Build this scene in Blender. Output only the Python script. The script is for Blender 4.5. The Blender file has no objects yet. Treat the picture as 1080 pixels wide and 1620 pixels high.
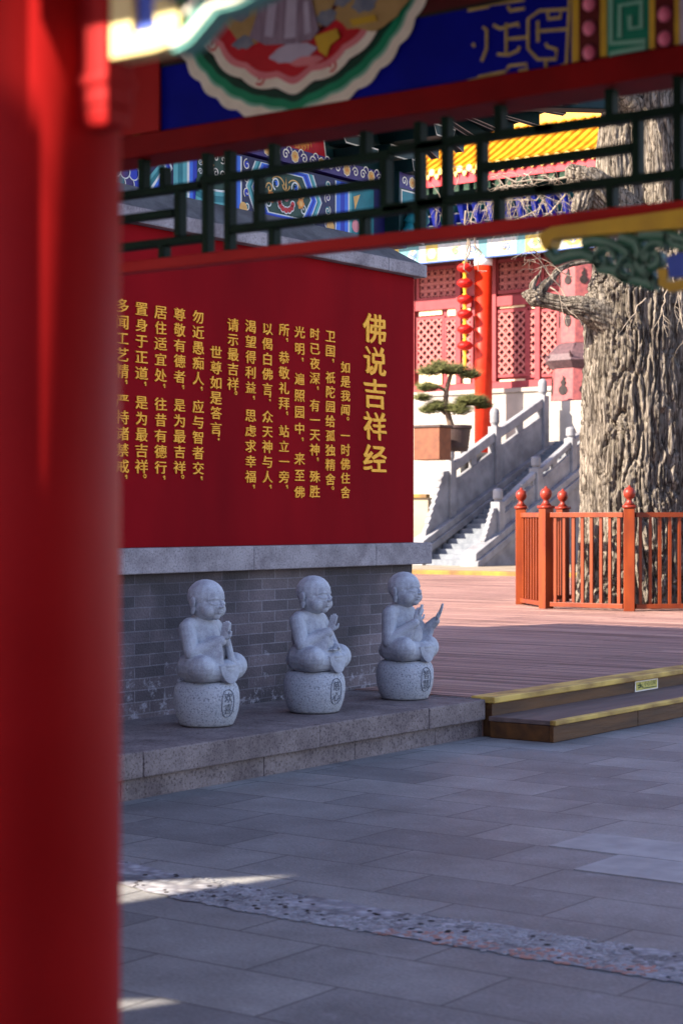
import bpy, bmesh, math, random
from mathutils import Vector, Matrix, noise
random.seed(7)
SC = bpy.context.scene
COL = SC.collection
# ------------------------------------------------------------------ camera, sky, sun, exposure
# world axes: x runs along the inscription wall (away, to the right), y runs into that wall, z is up
F, HY, EYE, TH = 2900.0, 820.0, 1.6, math.radians(36.0)
CT, ST = math.cos(TH), math.sin(TH)
cam_d = bpy.data.cameras.new('camera')
cam = bpy.data.objects.new('camera', cam_d); COL.objects.link(cam)
cam.location = (0, 0, EYE)
cam.rotation_euler = (math.radians(90), 0, TH - math.radians(90))
cam_d.sensor_fit = 'VERTICAL'; cam_d.sensor_height = 36.0; cam_d.sensor_width = 24.0
cam_d.lens = F / 1620 * 36.0
cam_d.shift_y = 10.0 / 1620
cam_d.clip_start = 0.05; cam_d.clip_end = 900
cam_d.dof.use_dof = True; cam_d.dof.focus_distance = 13.6; cam_d.dof.aperture_fstop = 4.0
SC.camera = cam
SUN_EL, SUN_X, SUN_Y = math.radians(31.6), -0.866, 0.5
w = bpy.data.worlds.new('World'); SC.world = w; w.use_nodes = True
nt = w.node_tree; nt.nodes.clear()
sky = nt.nodes.new('ShaderNodeTexSky'); sky.sky_type = 'NISHITA'; sky.sun_disc = False
sky.sun_elevation = SUN_EL; sky.sun_rotation = math.atan2(SUN_X, SUN_Y)
sky.air_density = 1.0; sky.dust_density = 0.6; sky.ozone_density = 2.0
bg = nt.nodes.new('ShaderNodeBackground'); bg.inputs[1].default_value = 0.118
wo = nt.nodes.new('ShaderNodeOutputWorld')
tint = nt.nodes.new('ShaderNodeMix'); tint.data_type = 'RGBA'; tint.blend_type = 'MULTIPLY'; tint.inputs[0].default_value = 1.0; tint.inputs[7].default_value = (1.13, .96, 1.0, 1)
nt.links.new(sky.outputs[0], tint.inputs[6]); nt.links.new(tint.outputs[2], bg.inputs[0]); nt.links.new(bg.outputs[0], wo.inputs[0])
sd = bpy.data.lights.new('sun', 'SUN'); sd.energy = 5.0; sd.angle = math.radians(0.3); sd.color = (1.0, 0.9, 0.74)
so = bpy.data.objects.new('sun', sd); COL.objects.link(so); so.location = (-20, 12, 30)
to_sun = Vector((SUN_X * math.cos(SUN_EL), SUN_Y * math.cos(SUN_EL), math.sin(SUN_EL)))
so.rotation_euler = to_sun.to_track_quat('Z', 'Y').to_euler()
vs = SC.view_settings
vs.view_transform = 'Standard'; vs.look = 'None'; vs.gamma = 1.0; vs.use_curve_mapping = False
vs.exposure = 2.05
SC.render.engine = 'CYCLES'
SC.cycles.use_denoising = True
SC.cycles.max_bounces = 6

# ------------------------------------------------------------------ measuring helpers (points of the place worked out from sight lines)
def ray(px, py):
    x = (px - 540) / F
    return Vector((CT + x * ST, ST - x * CT, (HY - py) / F))
def on_z(px, py, z): r = ray(px, py); t = (z - EYE) / r.z; return Vector((t * r.x, t * r.y, z))
def on_u(px, py, u): r = ray(px, py); t = u / r.x; return Vector((u, t * r.y, EYE + t * r.z))
def on_v(px, py, v): r = ray(px, py); t = v / r.y; return Vector((t * r.x, v, EYE + t * r.z))
def at_d(px, py, d): r = ray(px, py); return Vector((r.x * d, r.y * d, EYE + r.z * d))
def cam_uv(X, Y): return (CT * Y + ST * X, ST * Y - CT * X)

# ------------------------------------------------------------------ materials
MATS = {}
def mk(name, c1, c2=None, scale=8.0, rough=0.6, bump=0.0, bscale=None, spec=0.22, coat=0.0, stretch=(1, 1, 1), detail=6.0, lo=0.35, hi=0.65, metal=0.0):
    m = bpy.data.materials.new(name); m.use_nodes = True
    t = m.node_tree; b = t.nodes['Principled BSDF']
    b.inputs['Roughness'].default_value = rough
    b.inputs['Specular IOR Level'].default_value = spec
    b.inputs['Coat Weight'].default_value = coat; b.inputs['Coat Roughness'].default_value = 0.12
    b.inputs['Metallic'].default_value = metal
    tc = t.nodes.new('ShaderNodeTexCoord'); mp = t.nodes.new('ShaderNodeMapping'); mp.inputs['Scale'].default_value = stretch
    t.links.new(tc.outputs['Object'], mp.inputs[0])
    c2 = c2 or tuple(min(1, x * 0.78) for x in c1)
    n = t.nodes.new('ShaderNodeTexNoise'); n.inputs['Scale'].default_value = scale; n.inputs['Detail'].default_value = detail
    t.links.new(mp.outputs[0], n.inputs['Vector'])
    r = t.nodes.new('ShaderNodeValToRGB')
    r.color_ramp.elements[0].position = lo; r.color_ramp.elements[0].color = (*c1, 1)
    r.color_ramp.elements[1].position = hi; r.color_ramp.elements[1].color = (*c2, 1)
    t.links.new(n.outputs['Fac'], r.inputs[0]); t.links.new(r.outputs[0], b.inputs['Base Color'])
    if bump:
        n2 = t.nodes.new('ShaderNodeTexNoise'); n2.inputs['Scale'].default_value = bscale or scale * 3; n2.inputs['Detail'].default_value = 5
        t.links.new(mp.outputs[0], n2.inputs['Vector'])
        bp = t.nodes.new('ShaderNodeBump'); bp.inputs['Strength'].default_value = bump; bp.inputs['Distance'].default_value = 0.01
        t.links.new(n2.outputs['Fac'], bp.inputs['Height']); t.links.new(bp.outputs[0], b.inputs['Normal'])
    MATS[name] = m
    return m

def nd(t, typ, **kw):
    n = t.nodes.new(typ)
    for k, v in kw.items():
        if k in n.inputs: n.inputs[k].default_value = v
        else: setattr(n, k, v)
    return n
def mixc(t, blend, fac, a, b):
    n = t.nodes.new('ShaderNodeMix'); n.data_type = 'RGBA'; n.blend_type = blend
    for s, v in ((n.inputs[0], fac), (n.inputs[6], a), (n.inputs[7], b)):
        if hasattr(v, 'links'): t.links.new(v, s)
        elif isinstance(v, tuple): s.default_value = (*v, 1) if len(v) == 3 else v
        else: s.default_value = v
    return n.outputs[2]
def ramp(t, src, p0, c0, p1, c1):
    r = t.nodes.new('ShaderNodeValToRGB')
    r.color_ramp.elements[0].position = p0; r.color_ramp.elements[0].color = (*c0, 1) if len(c0) == 3 else c0
    r.color_ramp.elements[1].position = p1; r.color_ramp.elements[1].color = (*c1, 1) if len(c1) == 3 else c1
    t.links.new(src, r.inputs[0]); return r.outputs[0]

def brickish(name, plane, c1, c2, mortar, bw, bh, ms, rough=0.75, offset=0.5, var=(3.0, 0.25), bump=0.4, extra=None, msm=0.1):
    """courses of bricks / pavers / planks: plane 'xz' (walls), 'yx' (long side along y), 'xy'"""
    m = bpy.data.materials.new(name); m.use_nodes = True; t = m.node_tree; b = t.nodes['Principled BSDF']
    b.inputs['Roughness'].default_value = rough
    tc = nd(t, 'ShaderNodeTexCoord'); sp = nd(t, 'ShaderNodeSeparateXYZ'); cb = nd(t, 'ShaderNodeCombineXYZ')
    t.links.new(tc.outputs['Object'], sp.inputs[0])
    a, d = {'xz': (0, 2), 'yx': (1, 0), 'xy': (0, 1)}[plane]
    t.links.new(sp.outputs[a], cb.inputs[0]); t.links.new(sp.outputs[d], cb.inputs[1])
    wob = nd(t, 'ShaderNodeTexNoise', Scale=2.2, Detail=2.0); t.links.new(cb.outputs[0], wob.inputs['Vector'])
    add = nd(t, 'ShaderNodeVectorMath', operation='MULTIPLY_ADD'); add.inputs[1].default_value = (0.012, 0.012, 0)
    t.links.new(wob.outputs['Color'], add.inputs[0]); t.links.new(cb.outputs[0], add.inputs[2])
    br = nd(t, 'ShaderNodeTexBrick', offset=offset)
    for k, v in (('Scale', 1.0), ('Brick Width', bw), ('Row Height', bh), ('Mortar Size', ms), ('Mortar Smooth', msm), ('Bias', 0.0)):
        br.inputs[k].default_value = v
    br.inputs['Color1'].default_value = (*c1, 1); br.inputs['Color2'].default_value = (*c2, 1); br.inputs['Mortar'].default_value = (*mortar, 1)
    t.links.new(add.outputs[0], br.inputs['Vector'])
    nz = nd(t, 'ShaderNodeTexNoise', Scale=var[0], Detail=8.0, Roughness=0.65); t.links.new(cb.outputs[0], nz.inputs['Vector'])
    lo = 1 - var[1]; hi = 1 + var[1]
    col = mixc(t, 'MULTIPLY', 1.0, br.outputs['Color'], ramp(t, nz.outputs['Fac'], 0.3, (lo, lo, lo), 0.7, (hi, hi, hi)))
    fine = nd(t, 'ShaderNodeTexNoise', Scale=60.0, Detail=4.0); t.links.new(cb.outputs[0], fine.inputs['Vector'])
    col = mixc(t, 'MULTIPLY', 0.5, col, ramp(t, fine.outputs['Fac'], 0.35, (.7, .7, .7), 0.65, (1.25, 1.25, 1.25)))
    if extra: col = extra(t, col, cb.outputs[0], sp)
    t.links.new(col, b.inputs['Base Color'])
    if bump:
        inv = nd(t, 'ShaderNodeMath', operation='MULTIPLY_ADD'); inv.inputs[1].default_value = -1.0
        t.links.new(br.outputs['Fac'], inv.inputs[0])
        t.links.new(fine.outputs['Fac'], inv.inputs[2])
        bp = nd(t, 'ShaderNodeBump', Strength=bump, Distance=0.008)
        t.links.new(inv.outputs[0], bp.inputs['Height']); t.links.new(bp.outputs[0], b.inputs['Normal'])
    MATS[name] = m
    return m

mk('red_paint', (.46, .012, .012), (.38, .008, .008), 3, rough=.58, bump=.05, bscale=9, spec=.13)
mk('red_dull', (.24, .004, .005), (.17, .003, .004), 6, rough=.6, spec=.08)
mk('beam_blue', (.003, .006, .30), (.002, .004, .23), 5, rough=.6, spec=.06)
mk('gold_line', (.58, .42, .13), (.44, .30, .08), 20, rough=.5)
mk('bar_green', (.006, .022, .013), (.004, .014, .009), 14, rough=.6, spec=.08)
mk('yellow_paint', (.62, .38, .03), (.50, .30, .03), 12, rough=.45)
mk('cream_yellow', (.80, .66, .30), (.72, .58, .24), 12, rough=.5)
mk('spandrel_green', (.02, .14, .085), (.012, .09, .055), 20, rough=.5)
mk('spandrel_pale', (.14, .25, .20), (.09, .19, .15), 20, rough=.5)
mk('spandrel_teal', (.18, .50, .44), (.12, .40, .36), 20, rough=.5)
mk('sky_blue', (.05, .10, .50), (.04, .08, .42), 20, rough=.5)
mk('cream', (.82, .74, .63), (.72, .63, .52), 18, rough=.6)
mk('white_line', (.72, .72, .70), (.62, .62, .60), 18, rough=.6)
mk('green_band', (.006, .24, .115), (.004, .19, .09), 14, rough=.5)
mk('green_dark', (.003, .045, .026), (.002, .03, .018), 14, rough=.5)
mk('fret_green', (.01, .22, .13), (.006, .17, .10), 14, rough=.45)
mk('fret_pale', (.22, .46, .34), (.18, .4, .3), 14, rough=.45)
mk('pink', (.70, .22, .24), (.62, .17, .2), 14, rough=.4)
mk('bead_pink', (.80, .22, .32), (.74, .16, .26), 14, rough=.35)
mk('crimson', (.55, .010, .022), (.45, .008, .016), 9, rough=.5)
mk('maroon', (.10, .004, .006), (.07, .003, .004), 9, rough=.5)
mk('black_line', (.012, .008, .008), (.02, .012, .01), 9, rough=.6)
mk('ochre', (.46, .30, .12), (.36, .22, .08), 12, rough=.6)
mk('slate_blue', (.13, .15, .22), (.22, .23, .28), 26, rough=.6)
mk('mauve', (.30, .22, .30), (.20, .14, .20), 22, rough=.6, stretch=(1, 3, .6))
mk('lilac', (.50, .44, .56), (.42, .36, .48), 12, rough=.5)
mk('teal', (.01, .19, .22), (.008, .14, .17), 10, rough=.5)
mk('teal_light', (.10, .38, .40), (.08, .32, .34), 10, rough=.5)
mk('royal', (.008, .03, .42), (.006, .02, .34), 10, rough=.5)
mk('royal_light', (.04, .16, .68), (.03, .13, .6), 10, rough=.5)
mk('navy', (.012, .010, .075), (.008, .008, .05), 10, rough=.5)
mk('purple', (.045, .02, .15), (.03, .012, .11), 10, rough=.5)
mk('flower_yellow', (.75, .42, .12), (.62, .32, .08), 16, rough=.5)
mk('flame', (.72, .25, .03), (.6, .18, .02), 16, rough=.5)
mk('hall_green', (.006, .035, .034), (.004, .022, .024), 6, rough=.5)
mk('temple_red', (.25, .036, .042), (.20, .028, .034), 4, rough=.6)
mk('temple_red_dark', (.10, .010, .018), (.07, .008, .013), 4, rough=.6)
mk('temple_lattice', (.34, .10, .09), (.28, .075, .07), 6, rough=.6)
mk('temple_cream', (.72, .58, .36), (.64, .5, .3), 6, rough=.6)
mk('column_orange', (.44, .022, .005), (.36, .016, .004), 4, rough=.4)
mk('eave_red', (.5, .03, .04), (.4, .02, .03), 6, rough=.5)
mk('lantern_red', (.42, .008, .005), (.34, .006, .004), 8, rough=.5)
mk('lantern_gold', (.78, .42, .03), (.7, .34, .02), 8, rough=.45)
mk('tile_yellow', (.66, .33, .02), (.50, .22, .012), 3.0, rough=.35, coat=.3, lo=.4, hi=.62)
mk('tile_pale', (.78, .55, .16), (.66, .42, .1), 5, rough=.4)
mk('white_stone', (.235, .23, .24), (.145, .142, .152), 2.2, rough=.7, bump=.15, bscale=20)
mk('plinth_white', (.31, .275, .24), (.23, .205, .18), 1.4, rough=.7)
mk('step_dark', (.16, .17, .19), (.11, .12, .14), 5, rough=.75)
mk('terrace_beige', (.27, .22, .16), (.19, .15, .11), 1.2, rough=.8)
mk('kerb_yellow', (.26, .15, .022), (.12, .065, .025), 2.2, rough=.7)
mk('fence_orange', (.18, .030, .005), (.12, .018, .004), 5, rough=.45, bump=.1, bscale=40, stretch=(1, 1, .3))
mk('fence_ball', (.20, .022, .010), (.15, .016, .008), 5, rough=.4)
mk('pot_dark', (.035, .022, .02), (.05, .03, .028), 8, rough=.5)
mk('planter_brown', (.15, .052, .024), (.11, .036, .018), 6, rough=.6)
mk('bronze', (.26, .07, .065), (.16, .045, .05), 8, rough=.55)
mk('bronze_roof', (.10, .055, .06), (.06, .035, .04), 12, rough=.5)
mk('near_black', (.015, .010, .010), (.03, .02, .02), 8, rough=.8)
mk('needle', (.065, .075, .022), (.13, .12, .04), 14, rough=.7)
mk('pine_bark', (.12, .08, .055), (.08, .05, .035), 14, rough=.85)
mk('twig', (.29, .235, .18), (.17, .135, .105), 10, rough=.85)
mk('wood_brown', (.115, .046, .012), (.05, .020, .008), 3, rough=.55, bump=.2, bscale=18, stretch=(.35, 3, 3))
mk('wood_tread', (.15, .10, .085), (.10, .068, .062), 3, rough=.7, bump=.2, bscale=18, stretch=(.35, 3, 3))
mk('nosing', (.60, .40, .09), (.22, .12, .03), 3.2, rough=.55, stretch=(.8, 2, 2), lo=.38, hi=.66)
mk('sticker_yellow', (.52, .44, .10), (.42, .36, .08), 14, rough=.5)
mk('sticker_ink', (.05, .09, .02), (.03, .06, .015), 14, rough=.5)
mk('plain_wall', (.62, .58, .54), (.55, .5, .47), 2, rough=.8)
mk('grey_tile', (.10, .10, .11), (.07, .07, .08), 6, rough=.7)
mk('gold_letter', (.95, .47, .055), (.84, .37, .03), 26, rough=.6, spec=.1)
mk('engrave', (.10, .105, .13), (.14, .145, .17), 40, rough=.8)

for n_, c1_, c2_ in (('worn_teal', (.09, .21, .23), (.06, .16, .18)), ('worn_cream', (.40, .34, .21), (.32, .26, .15)), ('worn_white', (.34, .36, .37), (.26, .28, .29)), ('worn_yellow', (.40, .30, .07), (.32, .23, .05)), ('worn_blue', (.05, .10, .30), (.04, .08, .24)), ('worn_green', (.05, .16, .10), (.035, .12, .075))): mk(n_, c1_, c2_, 9, rough=.6)
def granite(name, base, dark, speck=130.0, big=None, rough=.8, bump=.25):
    m = mk(name, base, tuple(x * .84 for x in base), 2.5, rough=rough)
    t = m.node_tree; b = t.nodes['Principled BSDF']
    tc = [n for n in t.nodes if n.type == 'TEX_COORD'][0]
    v = nd(t, 'ShaderNodeTexNoise', Scale=speck, Detail=3.0, Roughness=.7); t.links.new(tc.outputs['Object'], v.inputs['Vector'])
    src = b.inputs['Base Color'].links[0].from_socket
    c = mixc(t, 'MIX', ramp(t, v.outputs['Fac'], .36, (1, 1, 1), .48, (0, 0, 0)), src, dark)
    c = mixc(t, 'MIX', ramp(t, v.outputs['Fac'], .60, (0, 0, 0), .72, (.6, .6, .6)), c, tuple(min(1, x * 1.5) for x in base))
    if big:
        n3 = nd(t, 'ShaderNodeTexNoise', Scale=big, Detail=7.0, Roughness=.7); t.links.new(tc.outputs['Object'], n3.inputs['Vector'])
        c = mixc(t, 'MULTIPLY', 1.0, c, ramp(t, n3.outputs['Fac'], .33, (.55, .52, .54), .6, (1.08, 1.08, 1.08)))
    t.links.new(c, b.inputs['Base Color'])
    bp = nd(t, 'ShaderNodeBump', Strength=bump, Distance=.004); t.links.new(v.outputs['Fac'], bp.inputs['Height']); t.links.new(bp.outputs[0], b.inputs['Normal'])
    return m
granite('statue_stone', (.46, .475, .51), (.33, .34, .365), 170, rough=.85, big=5.5, bump=.12)
granite('drum_stone', (.44, .45, .48), (.20, .205, .225), 85, rough=.9, bump=.7)
granite('ledge_stone', (.33, .295, .30), (.17, .15, .155), 70, big=4, bump=.4)
granite('platform_stone', (.235, .19, .18), (.10, .075, .072), 60, big=3.2, bump=.5)
granite('coping_stone', (.34, .30, .31), (.2, .17, .18), 70, big=3, bump=.35)
granite('cap_grey', (.17, .165, .175), (.13, .125, .13), 50, big=3, bump=.2)

def red_wall():
    m = mk('red_wall', (.25, .0045, .008), (.165, .003, .006), 1.0, stretch=(1.6, 1, .55), rough=.8, bump=.08, bscale=6, spec=.03, lo=.3, hi=.7)
red_wall()
def wall_stain(t, col, vec, sp):
    # pale efflorescence and dark damp, both worked into the wall's own surface
    n = nd(t, 'ShaderNodeTexNoise', Scale=9.0, Detail=9.0, Roughness=.72); t.links.new(vec, n.inputs['Vector'])
    n2 = nd(t, 'ShaderNodeTexNoise', Scale=1.1, Detail=4.0); t.links.new(vec, n2.inputs['Vector'])
    damp = ramp(t, n2.outputs['Fac'], .42, (1, 1, 1), .58, (.36, .36, .42))
    c = mixc(t, 'MULTIPLY', 1.0, col, damp)
    low = nd(t, 'ShaderNodeMapRange'); low.inputs[1].default_value = 1.05; low.inputs[2].default_value = .3
    low.inputs[3].default_value = -.10; low.inputs[4].default_value = .085; t.links.new(sp.outputs[2], low.inputs[0])
    ad = nd(t, 'ShaderNodeMath', operation='ADD'); t.links.new(n.outputs['Fac'], ad.inputs[0]); t.links.new(low.outputs[0], ad.inputs[1])
    return mixc(t, 'MIX', ramp(t, ad.outputs[0], .60, (0, 0, 0), .69, (.6, .6, .6)), c, (.46, .45, .5))
brickish('grey_brick', 'xz', (.148, .114, .124), (.072, .057, .066), (.20, .18, .20), .30, .078, .0045, var=(2.0, .3), bump=.6, extra=wall_stain)
def pave_extra(t, col, vec, sp):
    n = nd(t, 'ShaderNodeTexNoise', Scale=.9, Detail=5.0, Roughness=.6); t.links.new(vec, n.inputs['Vector'])
    c = mixc(t, 'MULTIPLY', 1.0, col, ramp(t, n.outputs['Fac'], .35, (.76, .75, .76), .65, (1.18, 1.18, 1.18)))
    v = nd(t, 'ShaderNodeTexNoise', Scale=7.0, Detail=10.0, Roughness=.75); t.links.new(vec, v.inputs['Vector'])
    return mixc(t, 'MIX', ramp(t, v.outputs['Fac'], .57, (0, 0, 0), .72, (.5, .5, .5)), c, (.36, .35, .35))
brickish('grey_paving', 'yx', (.225, .215, .205), (.140, .136, .136), (.07, .066, .066), .82, .46, .0065, var=(2.6, .24), rough=.6, bump=.35, extra=pave_extra, msm=.3)
def plank_extra(t, col, vec, sp):
    mp = nd(t, 'ShaderNodeMapping'); mp.inputs['Scale'].default_value = (.35, 7.0, 1); t.links.new(vec, mp.inputs[0])
    n = nd(t, 'ShaderNodeTexNoise', Scale=1.0, Detail=5.0, Roughness=.6); t.links.new(mp.outputs[0], n.inputs['Vector'])
    return mixc(t, 'MULTIPLY', 1.0, col, ramp(t, n.outputs['Fac'], .38, (.34, .25, .25), .58, (1.12, 1.10, 1.10)))
brickish('deck_plank', 'yx', (.345, .205, .16), (.215, .11, .09), (.022, .009, .008), 3.1, .145, .007, rough=.65, var=(1.2, .14), bump=.5, extra=plank_extra, offset=.37)
# ------------------------------------------------------------------ mesh helpers
class MB:
    def __init__(s): s.v = []; s.f = []; s.m = []
    def add(s, vs, fs, mi=0):
        o = len(s.v); s.v += [tuple(p) for p in vs]
        for f in fs: s.f.append(tuple(i + o for i in f)); s.m.append(mi)
    def box(s, x0, x1, y0, y1, z0, z1, mi=0):
        s.add([(x0, y0, z0), (x1, y0, z0), (x1, y1, z0), (x0, y1, z0), (x0, y0, z1), (x1, y0, z1), (x1, y1, z1), (x0, y1, z1)],
              [(3, 2, 1, 0), (4, 5, 6, 7), (0, 1, 5, 4), (1, 2, 6, 5), (2, 3, 7, 6), (3, 0, 4, 7)], mi)
    def hexa(s, bot, top, mi=0):          # two matching loops of points
        n = len(bot)
        s.add(list(bot) + list(top), [tuple(range(n - 1, -1, -1)), tuple(range(n, 2 * n))] + [(i, (i + 1) % n, n + (i + 1) % n, n + i) for i in range(n)], mi)
    def plate(s, pts, plane, at, t, mi=0):
        """outline pts (a, b) on the plane 'u' (x = at) or 'v' (y = at), standing t proud towards the viewer's side (-)"""
        if plane == 'u': A = [(at, a, b) for a, b in pts]; B = [(at - t, a, b) for a, b in pts]
        else: A = [(a, at, b) for a, b in pts]; B = [(a, at - t, b) for a, b in pts]
        s.hexa(A, B, mi)
    def ribbon(s, pts, w, plane, at, t, mi=0, closed=False):
        pts = [Vector(p) for p in pts]; n = len(pts); L = []; R = []
        for i in range(n):
            a = pts[(i - 1) % n] if (closed or i > 0) else pts[i]; b = pts[(i + 1) % n] if (closed or i < n - 1) else pts[i]
            d = (b - a); d = d.normalized() if d.length > 1e-9 else Vector((1, 0)); nn = Vector((-d.y, d.x)) * (w / 2 if not isinstance(w, (list, tuple)) else w[i] / 2)
            L.append(pts[i] + nn); R.append(pts[i] - nn)
        for i in range(n if closed else n - 1):
            j = (i + 1) % n
            s.plate([L[i], L[j], R[j], R[i]], plane, at, t, mi)
    def tube(s, pts, rad, n=8, mi=0, cap=True):
        pts = [Vector(p) for p in pts]; k = len(pts); o = len(s.v)
        if not isinstance(rad, (list, tuple)): rad = [rad] * k
        up = None
        for i, p in enumerate(pts):
            d = (pts[min(i + 1, k - 1)] - pts[max(i - 1, 0)]).normalized()
            if up is None: up = d.orthogonal().normalized()
            up = (up - d * up.dot(d)); up = up.normalized() if up.length > 1e-6 else d.orthogonal().normalized()
            sd_ = d.cross(up)
            for j in range(n):
                a = 2 * math.pi * j / n; s.v.append(tuple(p + (up * math.cos(a) + sd_ * math.sin(a)) * rad[i]))
        for i in range(k - 1):
            for j in range(n):
                s.f.append((o + i * n + j, o + i * n + (j + 1) % n, o + (i + 1) * n + (j + 1) % n, o + (i + 1) * n + j)); s.m.append(mi)
        if cap:
            s.f.append(tuple(o + j for j in range(n - 1, -1, -1))); s.m.append(mi)
            s.f.append(tuple(o + (k - 1) * n + j for j in range(n))); s.m.append(mi)
    def lathe(s, prof, c=(0, 0, 0), n=24, mi=0):
        o = len(s.v); k = len(prof)
        for r, z in prof:
            for j in range(n):
                a = 2 * math.pi * j / n; s.v.append((c[0] + r * math.cos(a), c[1] + r * math.sin(a), c[2] + z))
        for i in range(k - 1):
            for j in range(n):
                s.f.append((o + i * n + j, o + i * n + (j + 1) % n, o + (i + 1) * n + (j + 1) % n, o + (i + 1) * n + j)); s.m.append(mi)
        s.f.append(tuple(o + j for j in range(n - 1, -1, -1))); s.m.append(mi)
        s.f.append(tuple(o + (k - 1) * n + j for j in range(n))); s.m.append(mi)
    def ell(s, c, r, rot=None, nu=16, nv=10, mi=0):
        o = len(s.v); c = Vector(c)
        M = rot or Matrix.Identity(3)
        pts = [Vector((0, 0, r[2]))]
        for i in range(1, nv):
            t = math.pi * i / nv
            for j in range(nu):
                a = 2 * math.pi * j / nu; pts.append(Vector((r[0] * math.sin(t) * math.cos(a), r[1] * math.sin(t) * math.sin(a), r[2] * math.cos(t))))
        pts.append(Vector((0, 0, -r[2])))
        s.v += [tuple(c + M @ p) for p in pts]
        q = lambda i, j: o + 1 + (i - 1) * nu + j % nu
        for j in range(nu):
            s.f.append((o, q(1, j), q(1, j + 1))); s.m.append(mi)
            s.f.append((q(nv - 1, j + 1), q(nv - 1, j), o + len(pts) - 1)); s.m.append(mi)
        for i in range(1, nv - 1):
            for j in range(nu): s.f.append((q(i, j), q(i + 1, j), q(i + 1, j + 1), q(i, j + 1))); s.m.append(mi)
    def cap(s, a, b, ra, rb, n=14):       # capsule with round ends
        a, b = Vector(a), Vector(b); s.tube([a, b], [ra, rb], n); s.ell(a, (ra,) * 3, nu=n, nv=8); s.ell(b, (rb,) * 3, nu=n, nv=8)
    def build(s, name, mats, parent=None, smooth=False, bevel=0.0, at=None):
        me = bpy.data.meshes.new(name); me.from_pydata(s.v, [], s.f); me.update()
        mats = mats if isinstance(mats, (list, tuple)) else [mats]
        for m in mats: me.materials.append(MATS[m] if isinstance(m, str) else m)
        if len(mats) > 1: me.polygons.foreach_set('material_index', s.m)
        bm = bmesh.new(); bm.from_mesh(me); bmesh.ops.recalc_face_normals(bm, faces=bm.faces); bm.to_mesh(me); bm.free()
        if smooth: me.polygons.foreach_set('use_smooth', [True] * len(me.polygons))
        o = bpy.data.objects.new(name, me); COL.objects.link(o)
        if parent is not None:
            o.parent = parent
            if parent.type == 'EMPTY': o.matrix_parent_inverse = Matrix.Translation(-Vector(parent.location))
        if bevel:
            bv = o.modifiers.new('bevel', 'BEVEL'); bv.width = bevel; bv.segments = 2; bv.limit_method = 'ANGLE'; bv.angle_limit = math.radians(40)
        return o
def thing(name, label, cat, loc=(0, 0, 0), group=None):
    o = bpy.data.objects.new(name, None); COL.objects.link(o); o.location = loc; o.empty_display_size = .2
    return tag(o, label, cat, group)
def tag(o, label, cat, group=None, kind=None):
    o['label'] = label; o['category'] = cat
    if group: o['group'] = group
    if kind: o['kind'] = kind
    return o
def structure(o): o['kind'] = 'structure'; return o
def copy_tree(o, parent=None):
    c = o.copy(); COL.objects.link(c)
    if parent is not None: c.parent = parent; c.matrix_parent_inverse = o.matrix_parent_inverse.copy()
    for ch in list(o.children): copy_tree(ch, c)
    return c
def spiral(c, r, turns=1.3, a0=0.0, n=18, flip=1, r0=.15):
    out = []
    for i in range(n + 1):
        t = i / n; a = a0 + flip * turns * 2 * math.pi * t; rr = r * (r0 + (1 - r0) * t)
        out.append((c[0] + rr * math.cos(a), c[1] + rr * math.sin(a)))
    return out
def arc(c, r, a0, a1, n=14, sx=1, sy=1): return [(c[0] + sx * r * math.cos(a0 + (a1 - a0) * i / n), c[1] + sy * r * math.sin(a0 + (a1 - a0) * i / n)) for i in range(n + 1)]
GLYPH = {}
def glyph(ch, off=0.0):
    """flat outline mesh of one character as (verts, faces), em box about 1 x 1 with the middle at 0, 0"""
    k = (ch, off)
    if k not in GLYPH:
        cu = bpy.data.curves.new('glyph', 'FONT'); cu.body = ch; cu.offset = off; cu.resolution_u = 3; cu.align_x = 'LEFT'; cu.extrude = .03
        o = bpy.data.objects.new('glyph', cu); COL.objects.link(o)
        dg = bpy.context.evaluated_depsgraph_get()
        me = bpy.data.meshes.new_from_object(o.evaluated_get(dg))
        V = [v.co.copy() for v in me.vertices]; P = [tuple(p.vertices) for p in me.polygons]
        bpy.data.objects.remove(o); bpy.data.curves.remove(cu); bpy.data.meshes.remove(me)
        GLYPH[k] = (V, P)
    return GLYPH[k]
V0, _ = glyph('国')
GX0, GX1 = min(v.x for v in V0), max(v.x for v in V0); GY0, GY1 = min(v.y for v in V0), max(v.y for v in V0)
GCX, GCY, GSC = (GX0 + GX1) / 2, (GY0 + GY1) / 2, max(GX1 - GX0, GY1 - GY0)
# ------------------------------------------------------------------ ground, platform, deck
DZ = .285                                  # deck level
b = MB(); b.add([(-260, -260, 0), (260, -260, 0), (260, 260, 0), (-260, 260, 0)], [(0, 1, 2, 3)])
structure(b.build('courtyard_paving', 'grey_paving'))
b = MB(); b.box(11.49, 36, 7.07, 60, -.5, DZ); b.box(36, 90, -40, 90, -.5, DZ - .004); b.box(15.8, 36, -40, 7.07, -.5, DZ - .002)
# a deck this side of the steps' line would block the court: only the part beyond the steps is kept
b = MB(); b.box(11.49, 36, 7.07, 60, -.5, DZ)
structure(b.build('plank_deck', 'deck_plank'))
b = MB(); b.box(36.3, 95, -40, 95, -.5, DZ - .02)
structure(b.build('temple_forecourt', 'terrace_beige'))
b = MB(); b.box(36.0, 36.3, -40, 60, -.5, DZ + .10)
structure(b.build('kerb', 'kerb_yellow', bevel=.02))
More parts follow.
